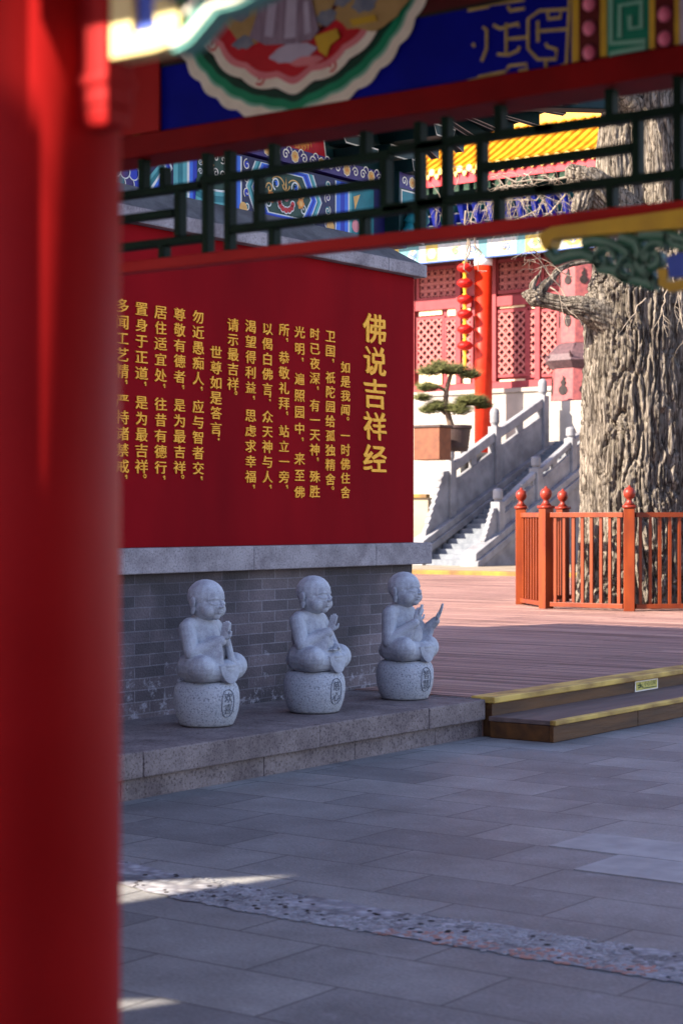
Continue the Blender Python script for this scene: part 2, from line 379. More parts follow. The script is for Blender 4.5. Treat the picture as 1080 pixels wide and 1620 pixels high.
# stone platform: a plinth course and a capping course cut into slabs
b = MB(); u = -9.0; random.seed(3)
while u < 11.47:
    L = random.uniform(1.15, 1.75); e = min(u + L, 11.475)
    if 11.475 - e < .5: e = 11.475
    b.box(u + .002, e - .002, 7.035 + random.uniform(-.003, .003), 8.6, .125, .275 + random.uniform(-.0015, .0015)); u = e
o1 = b.build('capping_slab', 'platform_stone', bevel=.009)
b = MB(); u = -9.4
while u < 11.45:
    L = random.uniform(.95, 1.4); e = min(u + L, 11.45)
    if 11.45 - e < .4: e = 11.45
    b.box(u + .002, e - .002, 7.075 + random.uniform(-.003, .003), 8.6, -.3, .122); u = e
plat = thing('stone_platform', 'low two-course granite platform carrying the three stone monks', 'platform', (1, 7.8, 0))
for o, nm in ((o1, 'capping'), (b.build('plinth_course', 'platform_stone', bevel=.006), 'plinth')):
    o.parent = plat; o.matrix_parent_inverse = Matrix.Translation(-plat.location)
b = MB(); b.box(11.45, 12.42, 7.075, 8.35, -.3, .279); structure(b.build('platform_return_paving', 'platform_stone'))

# worn cobble band across the court
def cobble_mat():
    m = bpy.data.materials.new('cobble_band'); m.use_nodes = True; t = m.node_tree; bs = t.nodes['Principled BSDF']; bs.inputs['Roughness'].default_value = .7
    tc = nd(t, 'ShaderNodeTexCoord')
    v = nd(t, 'ShaderNodeTexVoronoi', Scale=17.0); t.links.new(tc.outputs['Object'], v.inputs['Vector'])
    n = nd(t, 'ShaderNodeTexNoise', Scale=3.0, Detail=6.0); t.links.new(tc.outputs['Object'], n.inputs['Vector'])
    base = mixc(t, 'MIX', ramp(t, n.outputs['Fac'], .42, (0, 0, 0), .58, (1, 1, 1)), (.19, .185, .19), (.36, .345, .36))
    c = mixc(t, 'MULTIPLY', 1.0, base, ramp(t, v.outputs['Distance'], .25, (1.1, 1.1, 1.1), .62, (.62, .6, .62)))
    t.links.new(c, bs.inputs['Base Color'])
    bp = nd(t, 'ShaderNodeBump', Strength=.6, Distance=.012, invert=True); t.links.new(v.outputs['Distance'], bp.inputs['Height']); t.links.new(bp.outputs[0], bs.inputs['Normal'])
    MATS['cobble_band'] = m
cobble_mat()
def band_u(v): return 5.98 + (.10 * (v - 4.6) if v > 4.6 else 0)
b = MB(); random.seed(5); n = 160; L = []; R = []
for i in range(n + 1):
    v = 1.0 + 7.0 * i / n
    L.append((band_u(v) - .19 + .05 * noise.noise((v * 2.1, 0, 0)) + .03 * noise.noise((v * 9, 3, 0)), v)); R.append((band_u(v) + .19 + .05 * noise.noise((v * 2.3, 7, 0)) + .03 * noise.noise((v * 9, 8, 0)), v))
b.add([(x, y, .004) for x, y in L] + [(x, y, .004) for x, y in R], [(i, i + 1, n + 2 + i, n + 1 + i) for i in range(n)])
structure(b.build('cobble_path_strip', 'cobble_band'))
mk('cobble_pale', (.32, .31, .32), (.20, .195, .20), 7, rough=.65, bump=.3)
mk('cobble_grey', (.17, .16, .165), (.11, .105, .11), 9, rough=.65, bump=.3)
mk('cobble_sun_glow', (.42, .19, .14), (.28, .16, .14), 7, rough=.65, bump=.3)
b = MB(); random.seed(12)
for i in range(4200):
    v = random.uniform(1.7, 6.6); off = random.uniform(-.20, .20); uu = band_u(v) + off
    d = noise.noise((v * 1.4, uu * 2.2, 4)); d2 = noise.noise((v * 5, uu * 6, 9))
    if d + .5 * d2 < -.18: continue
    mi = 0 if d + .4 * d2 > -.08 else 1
    if 2.9 < v < 4.05 and off < -.03 + .14 * d2: mi = 2 if random.random() < .6 else 0  # reddish stones carry the sunlit glow on the band as colour
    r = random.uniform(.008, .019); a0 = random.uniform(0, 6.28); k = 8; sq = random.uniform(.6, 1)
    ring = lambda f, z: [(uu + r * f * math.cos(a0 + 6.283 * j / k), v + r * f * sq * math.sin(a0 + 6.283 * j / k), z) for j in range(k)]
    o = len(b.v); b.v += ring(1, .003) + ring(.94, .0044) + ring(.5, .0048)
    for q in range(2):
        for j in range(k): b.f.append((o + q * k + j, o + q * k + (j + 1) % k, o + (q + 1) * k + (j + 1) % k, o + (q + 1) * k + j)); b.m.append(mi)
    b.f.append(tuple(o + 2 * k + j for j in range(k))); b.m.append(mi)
o = b.build('cobblestones', ['cobble_pale', 'cobble_grey', 'cobble_sun_glow'], smooth=True); tag(o, 'worn pale and grey cobbles, some tinted as reddish sun glow, bedded in a band across the paving', 'cobbles', kind='stuff')
b = MB(); random.seed(11)
for i in range(110):
    v = random.uniform(1.6, 6.4); uu = band_u(v) + random.uniform(-.16, .16); r = random.uniform(.007, .015)
    b.lathe([(r, 0), (r * .8, .0012), (.001, .0018)], (uu, v, .0049), 9)
o = b.build('dark_pebbles', 'near_black', smooth=True); tag(o, 'scatter of small dark pebbles set in the worn cobble band', 'pebbles', kind='stuff')
# pale replaced slabs
b = MB(); b.box(7.826, 8.274, 3.69, 4.44, -.02, .004); b.box(7.366, 7.814, 3.28, 4.05, -.02, .0045)
mk('pale_slab', (.33, .32, .315), (.24, .235, .235), 5, rough=.6, bump=.15)
structure(b.build('replaced_paving_slabs', 'pale_slab'))

# ------------------------------------------------------------------ timber steps with caution sticker
st = thing('timber_steps', 'brown timber double step with worn yellow edges at the end of the granite platform', 'steps', (14, 6.8, 0))
b = MB()
b.box(11.49, 26, 6.99, 7.065, .003, .245)
b.build('riser_board', 'wood_brown', st, bevel=.004)
b = MB(); b.box(11.47, 26, 6.955, 7.16, .248, .295); b.build('top_nosing', 'nosing', st, bevel=.008)
b = MB(); b.box(11.44, 26, 6.44, 6.99, .122, .156); b.build('tread', 'wood_tread', st, bevel=.006)
b = MB()
b.box(11.44, 12.75, 6.45, 6.485, .002, .120); b.box(12.757, 14.4, 6.45, 6.485, .002, .120); b.box(14.407, 26, 6.45, 6.485, .002, .120)
b.box(11.445, 11.48, 6.487, 6.98, .002, .120); b.build('lower_riser', 'wood_brown', st, bevel=.004)
b = MB(); b.box(11.43, 26, 6.425, 6.475, .124, .160); b.build('lower_nosing', 'nosing', st, bevel=.006)
b = MB()
s0, s1 = on_v(1003, 1075, 6.99), on_v(1039, 1075, 6.99)
sz0, sz1 = .155, .243
b.box(s0.x, s1.x, 6.985, 6.989, sz0, sz1, 0)
b.box(s0.x + .015, s1.x - .015, 6.9835, 6.985, sz0 + .01, sz1 - .01, 1)
stk = b.build('caution_sticker', ['cream', 'sticker_yellow'], st)
b = MB()
W = s1.x - s0.x
for i, ch in enumerate('小心台阶'):
    V, P = glyph(ch)
    cx = s0.x + W * (.44 + .135 * i)
    b.add([(cx + (p.x - GCX) / GSC * W * .115, 6.983 - p.z * .01, sz0 + .056 + (p.y - GCY) / GSC * .038) for p in V], P)
b.box(s0.x + W * .38, s0.x + W * .92, 6.9815, 6.9832, sz0 + .018, sz0 + .026)
fx = s0.x + W * .2                                     # slipping figure
b.plate(arc((fx, sz0 + .064), .0085, 0, 2 * math.pi, 10), 'v', 6.983, .0015)
for l in ([(fx, sz0 + .056), (fx + .012, sz0 + .038), (fx + .05, sz0 + .034), (fx + .06, sz0 + .022)], [(fx + .012, sz0 + .038), (fx - .03, sz0 + .03)], [(fx - .04, sz0 + .052), (fx + .04, sz0 + .05)]):
    b.ribbon(l, .010, 'v', 6.983, .0015)
b.build('caution_print', 'sticker_ink', stk)

# ------------------------------------------------------------------ inscription wall
WV = 8.2
wl = thing('inscription_wall', 'deep red wall with golden columns of writing over a grey brick base', 'wall', (10, 8.3, .28))
b = MB(); b.box(3, 12.28, WV + .02, 8.62, .2, 1.232); b.build('brick_base', 'grey_brick', wl)
b = MB(); u = 3.0; random.seed(9)
while u < 12.395:
    e = min(u + random.uniform(1.5, 2.1), 12.395)
    if 12.395 - e < .5: e = 12.395
    b.box(u + .0015, e - .0015, WV - .10, 8.68, 1.234, 1.405); u = e
b.build('stone_ledge', 'ledge_stone', wl, bevel=.008)
b = MB(); b.box(3, 12.272, WV, 8.60, 1.407, 3.535); b.build('red_panel', 'red_wall', wl)
b = MB(); u = 3.0
while u < 12.36:
    e = min(u + random.uniform(1.5, 2.1), 12.36)
    if 12.36 - e < .5: e = 12.36
    b.box(u + .0015, e - .0015, WV - .075, 8.70, 3.537, 3.64); u = e
b.build('coping_stone', 'coping_stone', wl, bevel=.01)
b = MB()
b.hexa([(3, WV - .05, 3.642), (12.33, WV - .05, 3.642), (12.33, 8.66, 3.642), (3, 8.66, 3.642)], [(3, 8.43, 3.85), (11.98, 8.43, 3.85), (11.98, 8.62, 3.85), (3, 8.62, 3.85)])
b.build('sloping_cap', 'cap_grey', wl)
COLS = [('如是我闻。一时佛住舍', (543.8, 581.8), (546.3, 779.5)), ('卫国，祇陀园给孤独精舍。', (519.5, 532.5), (523, 758.8)),
        ('时已夜深，有一天神，殊胜', (495.5, 528.8), (498, 778)), ('光明，遍照园中，来至佛', (471, 525.8), (474.5, 778.8)),
        ('所，恭敬礼拜，站立一旁，', (446.3, 522), (450, 755)), ('以偈白佛言：众天神与人，', (420, 520.6), (424, 755)),
        ('渴望得利益，思虑求幸福，', (394, 517), (397, 754.7)), ('请示最吉祥。', (366.7, 514.4), (368.3, 608)),
        ('世尊如是答言：', (339.7, 558), (341.7, 678)), ('勿近愚痴人，应与智者交，', (311, 501.7), (314, 741.4)),
        ('尊敬有德者，是为最吉祥。', (281.4, 497.8), (285, 740)), ('居住适宜处，往昔有德行，', (250.8, 494.2), (255.6, 740)),
        ('置身于正道，是为最吉祥。', (221.7, 489.4), (224.4, 738.6)), ('多闻工艺精，严持诸禁戒，', (191.5, 484), (194, 738)),
        ('供养诸贤圣，是为最吉祥。', (160, 480), (163, 737))]
random.seed(21)
def write_col(name, text, p0, p1, wid, hei, off):
    # heavy strokes: the outline is laid five times, a hair apart
    bold = [(0, 0, 0), (off, -off * .8, .0004), (-off, off * .8, .0008), (off * .55, -off * .45, .0012), (-off * .55, off * .45, .0016)]
    a, c = on_v(*p0, WV), on_v(*p1, WV)
    mid = (a.x + c.x) / 2
    slots = []; pos = 0.0
    for i, ch in enumerate(text):
        if ch in '，。：':
            slots.append((ch, pos - .42)); pos += .83
        else: slots.append((ch, pos)); pos += 1.0
    last = max(p for ch, p in slots if ch not in '，。：'); b = MB()
    for ch, p in slots:
        z = a.z + (c.z - a.z) * p / last; x = mid
        if ch == '，':
            b.plate(arc((x + wid * .33, z), wid * .085, 0, 2 * math.pi, 10), 'v', WV, .008)
            b.ribbon([(x + wid * .39, z), (x + wid * .36, z - hei * .22)], wid * .07, 'v', WV, .008)
        elif ch == '。': b.ribbon(arc((x + wid * .30, z), wid * .10, 0, 2 * math.pi, 14)[:-1], wid * .05, 'v', WV, .008, closed=True)
        elif ch == '：':
            for dz in (.16, -.16): b.plate(arc((x + wid * .26, z + dz * hei), wid * .075, 0, 2 * math.pi, 10), 'v', WV, .008)
        else:
            V, P = glyph(ch); sx = wid * random.uniform(.95, 1.04); sz = hei * random.uniform(.95, 1.04); ln = random.uniform(-.02, .02)
            pts = []
            for q in V:
                gx, gy = (q.x - GCX) / GSC, (q.y - GCY) / GSC
                gx2 = gx + .030 * noise.noise((gx * 5 + pos, gy * 5, z * 3)); gy2 = gy + .036 * noise.noise((gx * 5, gy * 5 + 9, x * 3)) + .05 * (gx * gx * 1.6 - .15)
                pts.append((x + sx * gx2 + ln * gy * wid, WV - .004 - q.z * .12, z + sz * gy2))
            for dx, dz, dy in bold: b.add([(p[0] + dx * wid, p[1] - dy, p[2] + dz * hei) for p in pts], P)
    return b.build(name, 'gold_letter', wl)
write_col('title_lettering', '佛说吉祥经', (589.3, 521), (594.3, 727), .292, .212, .021)
for tx, p0, p1 in COLS: write_col('inscription_column', tx, p0, p1, .112, .083, .014)

# ------------------------------------------------------------------ stone monks
def voxel(bm_, size, smooth_it, name):
    me = bpy.data.meshes.new(name); me.from_pydata(bm_.v, [], bm_.f); me.update()
    b2 = bmesh.new(); b2.from_mesh(me); bmesh.ops.recalc_face_normals(b2, faces=b2.faces); b2.to_mesh(me); b2.free()
    o = bpy.data.objects.new(name, me); COL.objects.link(o)
    r = o.modifiers.new('r', 'REMESH'); r.mode = 'VOXEL'; r.voxel_size = size
    s = o.modifiers.new('s', 'SMOOTH'); s.factor = .5; s.iterations = smooth_it
    out = bpy.data.meshes.new_from_object(o.evaluated_get(bpy.context.evaluated_depsgraph_get()))
    bpy.data.objects.remove(o)
    return out
def hand(b, wrist, pdir, n, curl=0.0, side=1, sc=1.0, spread=.0):
    """palm and five fingers: pdir is where the fingers point, n the palm's normal"""
    w_, d, n = Vector(wrist), Vector(pdir).normalized(), Vector(n).normalized(); x = d.cross(n).normalized() * side
    R = Matrix((x, n, d)).transposed()
    b.ell(w_ + d * .034 * sc, (.031 * sc, .014 * sc, .040 * sc), R, 12, 8)
    for k, (ox, ln) in enumerate(((-.0225, .050), (-.0075, .058), (.0075, .054), (.0225, .042))):
        p = w_ + d * .062 * sc + x * ox * sc; dd = (d + x * ox * 20 * spread).normalized(); r = .0088 * sc
        pts = [p]
        for s in range(3):
            a = curl * (s + .4); v = (dd * math.cos(a) + n * math.sin(a)); pts.append(pts[-1] + v * ln * sc / 3 * (1.15 - .15 * s))
        for q in range(3): b.cap(pts[q], pts[q + 1], r * (1 - .08 * q), r * (1 - .08 * (q + 1)), 8)
    t0 = w_ + d * .018 * sc - x * .024 * sc; t1 = t0 + (d * .6 - x * .55 + n * .25).normalized() * .028 * sc; t2 = t1 + (d * .95 + n * .2).normalized() * .024 * sc
    b.cap(t0, t1, .0105 * sc, .0095 * sc, 8); b.cap(t1, t2, .0095 * sc, .0075 * sc, 8)
def monk_body(pose):
    b = MB(); tilt = {1: .10, 2: .05, 3: -.04}[pose]
    # trunk, lap and legs (front is -y; the figure's right hand is on -x)
    b.ell((0, .045, .075), (.185, .15, .095)); b.ell((0, .045, .25), (.140, .115, .20)); b.ell((0, -.03, .19), (.125, .10, .115))
    b.cap((-.105, .05, .355), (.105, .05, .355), .062, .062); b.ell((0, .045, .36), (.12, .075, .06))
    b.cap((0, .04, .37), (0, .02, .43), .064, .06)
    for s in (-1, 1):
        b.cap((s * .10, .03, .095), (s * .155, -.085, .092), .105, .092)
        b.cap((s * .155, -.10, .082), (s * .03, -.135, .074), .080, .070)
        b.ell((s * .158, -.095, .094), (.090, .092, .088))
    # apron falling between the knees over the drum's edge
    b.ell((0, -.15, .085), (.10, .060, .050))
    fl = [(.098 * math.cos(a), .105 * math.sin(a)) for a in [math.pi * (1 + i / 18) for i in range(19)]]
    A = [(x, -.165, .112 + z * 1.15) for x, z in fl]; B = [(x, -.216 + 1.5 * x * x, .112 + z * 1.15) for x, z in fl]; b.hexa(A, B)
    b.ell((0, -.150, .108), (.098, .062, .026))
    # head: smooth and full-cheeked, low brow, small nose, closed lids, long ears
    hc = Vector((0, -.006, .520)); T = Matrix.Rotation(tilt, 3, 'X')
    H = lambda x, y, z: tuple(hc + T @ Vector((x, y, z)))
    b.ell(H(0, .015, .028), (.116, .128, .112), T); b.ell(H(0, -.006, -.030), (.110, .118, .098), T)
    def fy(x, z):            # how far forward the bare face reaches
        o = .02
        for cy, cz, rx, ry, rz in ((.015, .028, .116, .128, .112), (-.006, -.030, .110, .118, .098)):
            k = 1 - (x / rx) ** 2 - ((z - cz) / rz) ** 2
            if k > 0: o = min(o, cy - ry * math.sqrt(k))
        return o
    def line(pts, r, sink=0.0):
        q = [H(x, fy(x, z) + sink, z) for x, z in pts]
        for p_, q_ in zip(q, q[1:]): b.cap(p_, q_, r, r, 6)
    for s in (-1, 1):
        b.ell(H(s * .052, -.050, -.052), (.052, .056, .050), T)
        line([(s * (.016 + .066 * t), .026 + .009 * math.sin(math.pi * t) - .012 * t) for t in [i / 6 for i in range(7)]], .0046, .0034)
        line([(s * (.020 + .054 * t), -.003 - .007 * math.sin(math.pi * t)) for t in [i / 6 for i in range(7)]], .0042, .0012)
        R = T @ Matrix.Rotation(s * .30, 3, 'Z')
        b.ell(H(s * .122, .022, -.010), (.013, .030, .036), R); b.ell(H(s * .119, .016, -.056), (.014, .018, .032), R)
        b.ell(H(s * .012, fy(0, -.024) - .002, -.024), (.010, .009, .008), T)
    b.cap(H(0, fy(0, .014) + .001, .014), H(0, fy(0, -.020) - .007, -.020), .0062, .0100, 10)
    b.ell(H(0, -.078, -.088), (.036, .032, .026), T)
    if pose == 3: b.cap(H(-.026, -.112, -.046), H(0, -.121, -.052), .0055, .006, 8); b.cap(H(.026, -.112, -.046), H(0, -.121, -.052), .0055, .006, 8); b.cap(H(-.016, -.112, -.068), H(.016, -.112, -.068), .006, .006, 8)
    else:
        b.cap(H(-.018, -.116, -.051), H(.018, -.116, -.051), .0055, .0055, 8); b.cap(H(-.013, -.114, -.064), H(.013, -.114, -.064), .006, .006, 8)
    def arm(s, el, wr, ra=.056, rb=.050, rc=.036):
        sh = (s * .135, .05, .345); b.cap(sh, el, ra, rb); b.cap(el, wr, rb, rc)
    def sleeve(s, wr, foot, w=.02):       # cloth falling from the forearm to the lap
        wr, foot = Vector(wr), Vector(foot)
        for k in range(16):
            t = k / 15; el_ = Vector((s * .155, -.02, .20)); p = wr.lerp(el_, t * .95); q = foot.lerp(Vector((s * .175, -.07, .12)), t); b.cap(p, q, .024, .024, 8)
    if pose in (1, 2):
        wr = (0, -.150, .275) if pose == 1 else (0, -.145, .28)
        arm(-1, (-.168, -.02, .19), (-.022, wr[1] + .012, wr[2] - .01)); 
        if pose == 1:
            arm(1, (.168, -.02, .19), (.022, wr[1] + .012, wr[2] - .01))
            hand(b, (-.0125, wr[1], wr[2]), (.05, -.22, 1), (1, 0, .05), .03, 1); hand(b, (.0125, wr[1], wr[2]), (-.05, -.22, 1), (-1, 0, .05), .03, -1)
            sleeve(-1, (-.045, -.135, .26), (-.060, -.165, .125)); sleeve(1, (.045, -.135, .26), (.060, -.165, .125))
        else:
            hand(b, (-.012, wr[1], wr[2]), (.06, -.25, 1), (1, 0, .05), .03, 1)
            arm(1, (.172, -.02, .18), (.06, -.145, .14)); hand(b, (.055, -.145, .150), (-1, -.25, -.05), (0, .2, 1), .12, 1)
            sleeve(-1, (-.04, -.13, .26), (-.08, -.14, .13)); sleeve(1, (.065, -.13, .15), (.04, -.165, .115))
    else:
        arm(-1, (-.178, .02, .150), (-.075, -.140, .285), .056, .056, .034)
        hand(b, (-.072, -.146, .298), (.22, -.25, 1), (.8, .45, .1), .62, 1)
        for dx in (0, .014): b.cap((-.066 + dx, -.170, .350), (-.060 + dx, -.185, .415), .009, .008, 8)
        sleeve(-1, (-.085, -.125, .265), (-.11, -.10, .14))
        arm(1, (.20, -.035, .19), (.212, -.135, .285), .056, .050, .034)
        hand(b, (.213, -.140, .292), (.05, -.52, .95), (-.55, .72, .35), .10, -1, 1.15, .35)
        sleeve(1, (.21, -.11, .255), (.16, -.10, .14))
    me = voxel(b, .0032, 4, 'monk')
    return me
DRUM = [(.001, 0), (.152, 0), (.172, .009), (.190, .045), (.207, .10), (.215, .16), (.214, .21), (.206, .248), (.192, .272), (.172, .286), (.150, .290), (.001, .290)]
def drum_r(z):
    for (r0, z0), (r1, z1) in zip(DRUM[1:], DRUM[2:]):
        if z0 <= z <= z1 and z1 > z0: return r0 + (r1 - r0) * (z - z0) / (z1 - z0)
    return .2
def monk(label, pose, px, py, rot, text):
    p = on_z(px, py, .277)
    root = thing('monk_statue', label, 'statue', (p.x, p.y, .277), 'small stone monks on the granite platform')
    b = MB()
    prof = []
    for (r0, z0), (r1, z1) in zip(DRUM, DRUM[1:]):
        for k in range(4): t = k / 4; prof.append((r0 + (r1 - r0) * t, z0 + (z1 - z0) * t))
    prof.append(DRUM[-1]); b.lathe(prof, (0, 0, 0), 72)
    b.v = [(x * (1 + .012 * noise.noise((x * 6 + px, y * 6, z * 6))), y * (1 + .012 * noise.noise((x * 6 + px, y * 6, z * 6 + 3))), z) for x, y, z in b.v]
    dr = b.build('drum_pedestal', 'drum_stone', root, smooth=True); dr.matrix_parent_inverse = Matrix.Identity(4)
    # oval cartouche and its two characters, following the drum's curve
    def wrap(a, z, out): r = drum_r(z) * 1.010 + out; an = -math.pi / 2 - .16 + a / .205; return (r * math.cos(an), r * math.sin(an), z)
    b = MB(); ring = []
    for i in range(41):
        a = 2 * math.pi * i / 40; ca, sa = math.cos(a), math.sin(a)
        ring.append(wrap(.048 * math.copysign(abs(ca) ** .8, ca), .155 + .088 * math.copysign(abs(sa) ** .8, sa), .001))
    b.tube(ring, .0022, 6, cap=False)
    for i, ch in enumerate(text):
        V, P = glyph(ch); k = len(text); cz = .155 + (.037 if k == 2 else .045) * (1 - 2 * i / (k - 1))
        b.add([wrap((q.x - GCX) / GSC * .058, cz + (q.y - GCY) / GSC * .062, .0015 + q.z * .03) for q in V], P)
    c = b.build('carved_cartouche', 'engrave', dr)
    me = monk_body(pose); me.materials.clear(); me.materials.append(MATS['statue_stone']); me.polygons.foreach_set('use_smooth', [True] * len(me.polygons))
    o = bpy.data.objects.new('monk_figure', me); COL.objects.link(o); o.parent = root; o.location = (0, 0, .287)
    root.rotation_euler = (0, 0, rot); root.scale = (.985, .985, .985)
    return root
monk('grey stone monk with both palms pressed together and head bowed, nearest of three', 1, 327, 1147, .0, '欢喜')
monk('grey stone monk with one praying hand raised and other hand in lap', 2, 497, 1126, .03, '慈心')
monk('smiling grey stone monk stretching out an open hand at the wall end', 3, 640, 1105, .02, '智慧')
# ------------------------------------------------------------------ covered walkway in front (columns, painted beam, lattice frieze, spandrels, roof)
UB, UN = 3.75, 1.56
g = thing('covered_walkway', 'open covered walkway with red columns, blue painted beam and green lattice frieze', 'walkway', (2.6, 1.6, 0))
def column(x, y, r=.123):
    b = MB(); b.lathe([(r, .16), (r, 2.9)], (x, y, 0), 56); c = b.build('column', 'red_paint', g, smooth=True)
    b = MB(); b.lathe([(.19, 0), (.19, .04), (.18, .09), (.135, .16)], (x, y, 0), 32); b.build('column_base', 'platform_stone', c, smooth=True)
    return c
column(UN, 1.615); column(UN, -1.0)
column(UB + .02, 3.72, .105); column(UB + .02, 1.08, .105)
# painted tie beam, face towards the camera at x = UB
bm_ = MB(); bm_.box(UB, UB + .12, .9, 3.62, 2.655, 3.0); beam = bm_.build('painted_beam', 'beam_blue', g, bevel=.004)
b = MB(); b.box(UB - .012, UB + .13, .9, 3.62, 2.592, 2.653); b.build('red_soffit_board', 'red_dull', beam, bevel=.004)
b = MB(); b.box(UB - .010, UB, 3.33, 3.62, 2.655, 3.0); b.build('red_end_panel', 'red_paint', beam)
b = MB(); b.box(UB - .003, UB, 1.2, 3.33, 2.835, 3.0); b.build('upper_board', 'maroon', beam)
b = MB(); b.box(UB - .006, UB - .0031, 1.2, 3.33, 2.826, 2.834); b.build('board_seam', 'black_line', beam)
pu = lambda px, py: (on_u(px, py, UB).y, on_u(px, py, UB).z)
# painted half-round medallion
MC, MR = (2.865, 3.045), .415
md = MB(); mats = ['cream', 'fret_pale', 'green_band', 'green_dark', 'black_line', 'cream', 'pink', 'crimson', 'maroon']
def scall(r, k, amp, ph=0): 
    out = []
    for i in range(121):
        a = math.pi + math.pi * i / 120; rr = r * (1 + amp * abs(math.sin(k * (a + ph)))) ; rr *= 1 + .035 * math.exp(-((a - 1.5 * math.pi) / .1) ** 2)
        out.append((MC[0] + rr * math.cos(a) * 1.05, MC[1] + rr * math.sin(a)))
    return out
for i, (r, k, amp) in enumerate(((.412, 17, .026), (.386, 17, .016), (.379, 17, .012), (.358, 17, .01), (.340, 9, .02), (.334, 9, .03), (.308, 9, .035), (.292, 9, .03), (.225, 9, .0))):
    md.plate(scall(r, k, amp), 'u', UB - .0062 - .0011 * i, .0011, i)
# scallop accents (small volutes on the cream band)
for a in (3.75, 4.35, 5.05, 5.65):
    c = (MC[0] + .318 * math.cos(a) * 1.05, MC[1] + .318 * math.sin(a)); md.ribbon(spiral(c, .017, 1.1, a), .006, 'u', UB - .0125, .0012, 7)
medal = md.build('painted_medallion', mats, beam)
sc_ = MB()
def blob(px, py, rx, ry, mi, lay, k=5, amp=.16, seed=0):
    c = pu(px, py); sx = rx * 4.5 / F; sy = ry * 4.5 / F
    sc_.plate([(c[0] + sx * (1 + amp * math.sin(k * a + seed)) * math.cos(a), c[1] + sy * (1 + amp * math.cos(k * a + 2 * seed)) * math.sin(a)) for a in [2 * math.pi * i / 36 for i in range(36)]], 'u', UB - .0165 - .0012 * lay, .0012, mi)
for a in ((405, 34, 50, 38, 0, 0, 5, .12, 1), (592, 12, 70, 38, 0, 0, 6, .12, 2), (480, 18, 70, 46, 0, 0, 4, .1, 3)): blob(*a)
for a in ((388, 24, 20, 13, 1, 1, 5, .1, 1), (392, 70, 22, 11, 1, 1, 5, .2, 2), (583, 8, 24, 14, 1, 1, 6, .14, 3), (523, 30, 20, 13, 1, 1, 5, .14, 1), (548, 4, 16, 9, 1, 1, 5, .14, 4)): blob(*a)
blob(470, 86, 46, 16, 5, 1, 6, .10, 2); blob(492, 99, 32, 8, 6, 2, 4, .1, 1)
def poly(pts, mi, lay): sc_.plate([pu(*p) for p in pts], 'u', UB - .0165 - .0012 * lay, .0012, mi)
poly([(424, -10), (410, 40), (402, 62), (428, 74), (470, 72), (500, 66), (512, 50), (502, 10), (498, -12)], 2, 3)
poly([(432, 10), (427, 60), (440, 62), (446, 8)], 3, 4); poly([(462, 0), (458, 64), (476, 62), (478, -2)], 3, 4); poly([(488, 6), (490, 58), (500, 54), (496, 4)], 3, 4)
poly([(505, 60), (540, 48), (545, 62), (530, 74), (524, 92), (512, 84)], 4, 3); poly([(560, 34), (600, 26), (604, 36), (566, 44)], 4, 3)
sc_.build('painted_scene', ['ochre', 'slate_blue', 'mauve', 'lilac', 'yellow_paint', 'lilac', 'pink'], medal)
# gold fret drawing
gl = MB()
def gold(pts, w=.0068, sx=3.0, ox=720, oy=0): gl.ribbon([pu(ox + x / sx, oy + y / sx) for x, y in pts], w, 'u', UB - .0001, .0032)
for p in ([(60, 398), (302, 350)], [(62, 385), (110, 374), (112, 366), (240, 340)], [(246, 332), (256, 314), (338, 304), (344, 330), (300, 338)], [(335, 352), (480, 322), (528, 300), (545, -40)], [(562, -40), (560, 318)],
          [(340, 178), (250, 186)], [(243, 112), (243, 252)], [(182, 120), (212, 138), (243, 128), (300, 112), (300, 130)], [(200, 258), (250, 262), (300, 240), (306, 222)],
          [(530, 45), (400, 52), (346, 92), (346, 232), (392, 282), (478, 282), (482, 236), (436, 222), (430, 206)], [(384, 150), (536, 138)], [(392, 100), (392, 200)], [(440, 60), (440, 92), (500, 84), (500, 60)],
          [(62, 50), (160, 32), (160, 22), (330, 0)], [(250, 30), (260, 52), (330, 40)], [(132, 130), (150, 142), (150, 230), (126, 292)], [(84, 208), (92, 222)], [(430, 290), (430, 326)]): gold(p)
gl.build('gold_fret', 'gold_line', beam); gl = MB()
for p in ([(206, 212), (250, 218)], [(216, 225), (249, 213)], [(228, 150), (232, 160), (231, 190), (228, 195)], [(213, 150), (216, 168)], [(212, 120), (250, 112)], [(215, 128), (250, 122)], [(222, 98), (262, 86)]): gold(p, .0065, 1.0, 0, 0)
gl.build('gold_fret', 'gold_line', beam)

# band of beads and green fret at the beam's near end
hb = MB()
def vband(x0, x1, mi, lay, top=3.0): 
    y0, y1 = pu(x0, 100)[0], pu(x1, 100)[0]; hb.box(UB - .004 - .001 * lay, UB, min(y0, y1), max(y0, y1), 2.656, top, mi)
vband(907, 917, 1, 3); vband(917, 951, 0, 2); vband(951, 961, 1, 3); vband(961, 1028, 2, 2); vband(1028, 1037, 1, 3); vband(1037, 1068, 0, 2); vband(1068, 1076, 1, 3); vband(1076, 1150, 3, 2); vband(1150, 1230, 2, 1)
hbo = hb.build('end_bands', ['maroon', 'yellow_paint', 'fret_green', 'lilac'], beam)
fr = MB(); FK = lambda pts: fr.ribbon([pu(960 + x, y) for x, y in pts], .011, 'u', UB - .0061, .003)
FK([(8, 118), (8, 86), (62, 76), (62, 66), (8, 70), (8, -20)]); FK([(62, 92), (30, 95), (30, 112)]); FK([(22, 60), (22, 10), (56, 4), (56, 44), (38, 46), (38, 26)])
fr.build('green_fret', 'fret_pale', hbo)
for x in (934, 1053):
    for k in range(6):
        p = pu(x, 84 - 38.5 * k if x < 1000 else 62 - 38.5 * k)
        if p[1] < 2.98: e = MB(); e.ell((UB - .008, p[0], p[1]), (.010, .0165, .018), nu=16, nv=10); e.build('painted_bead', 'bead_pink', hbo, smooth=True)
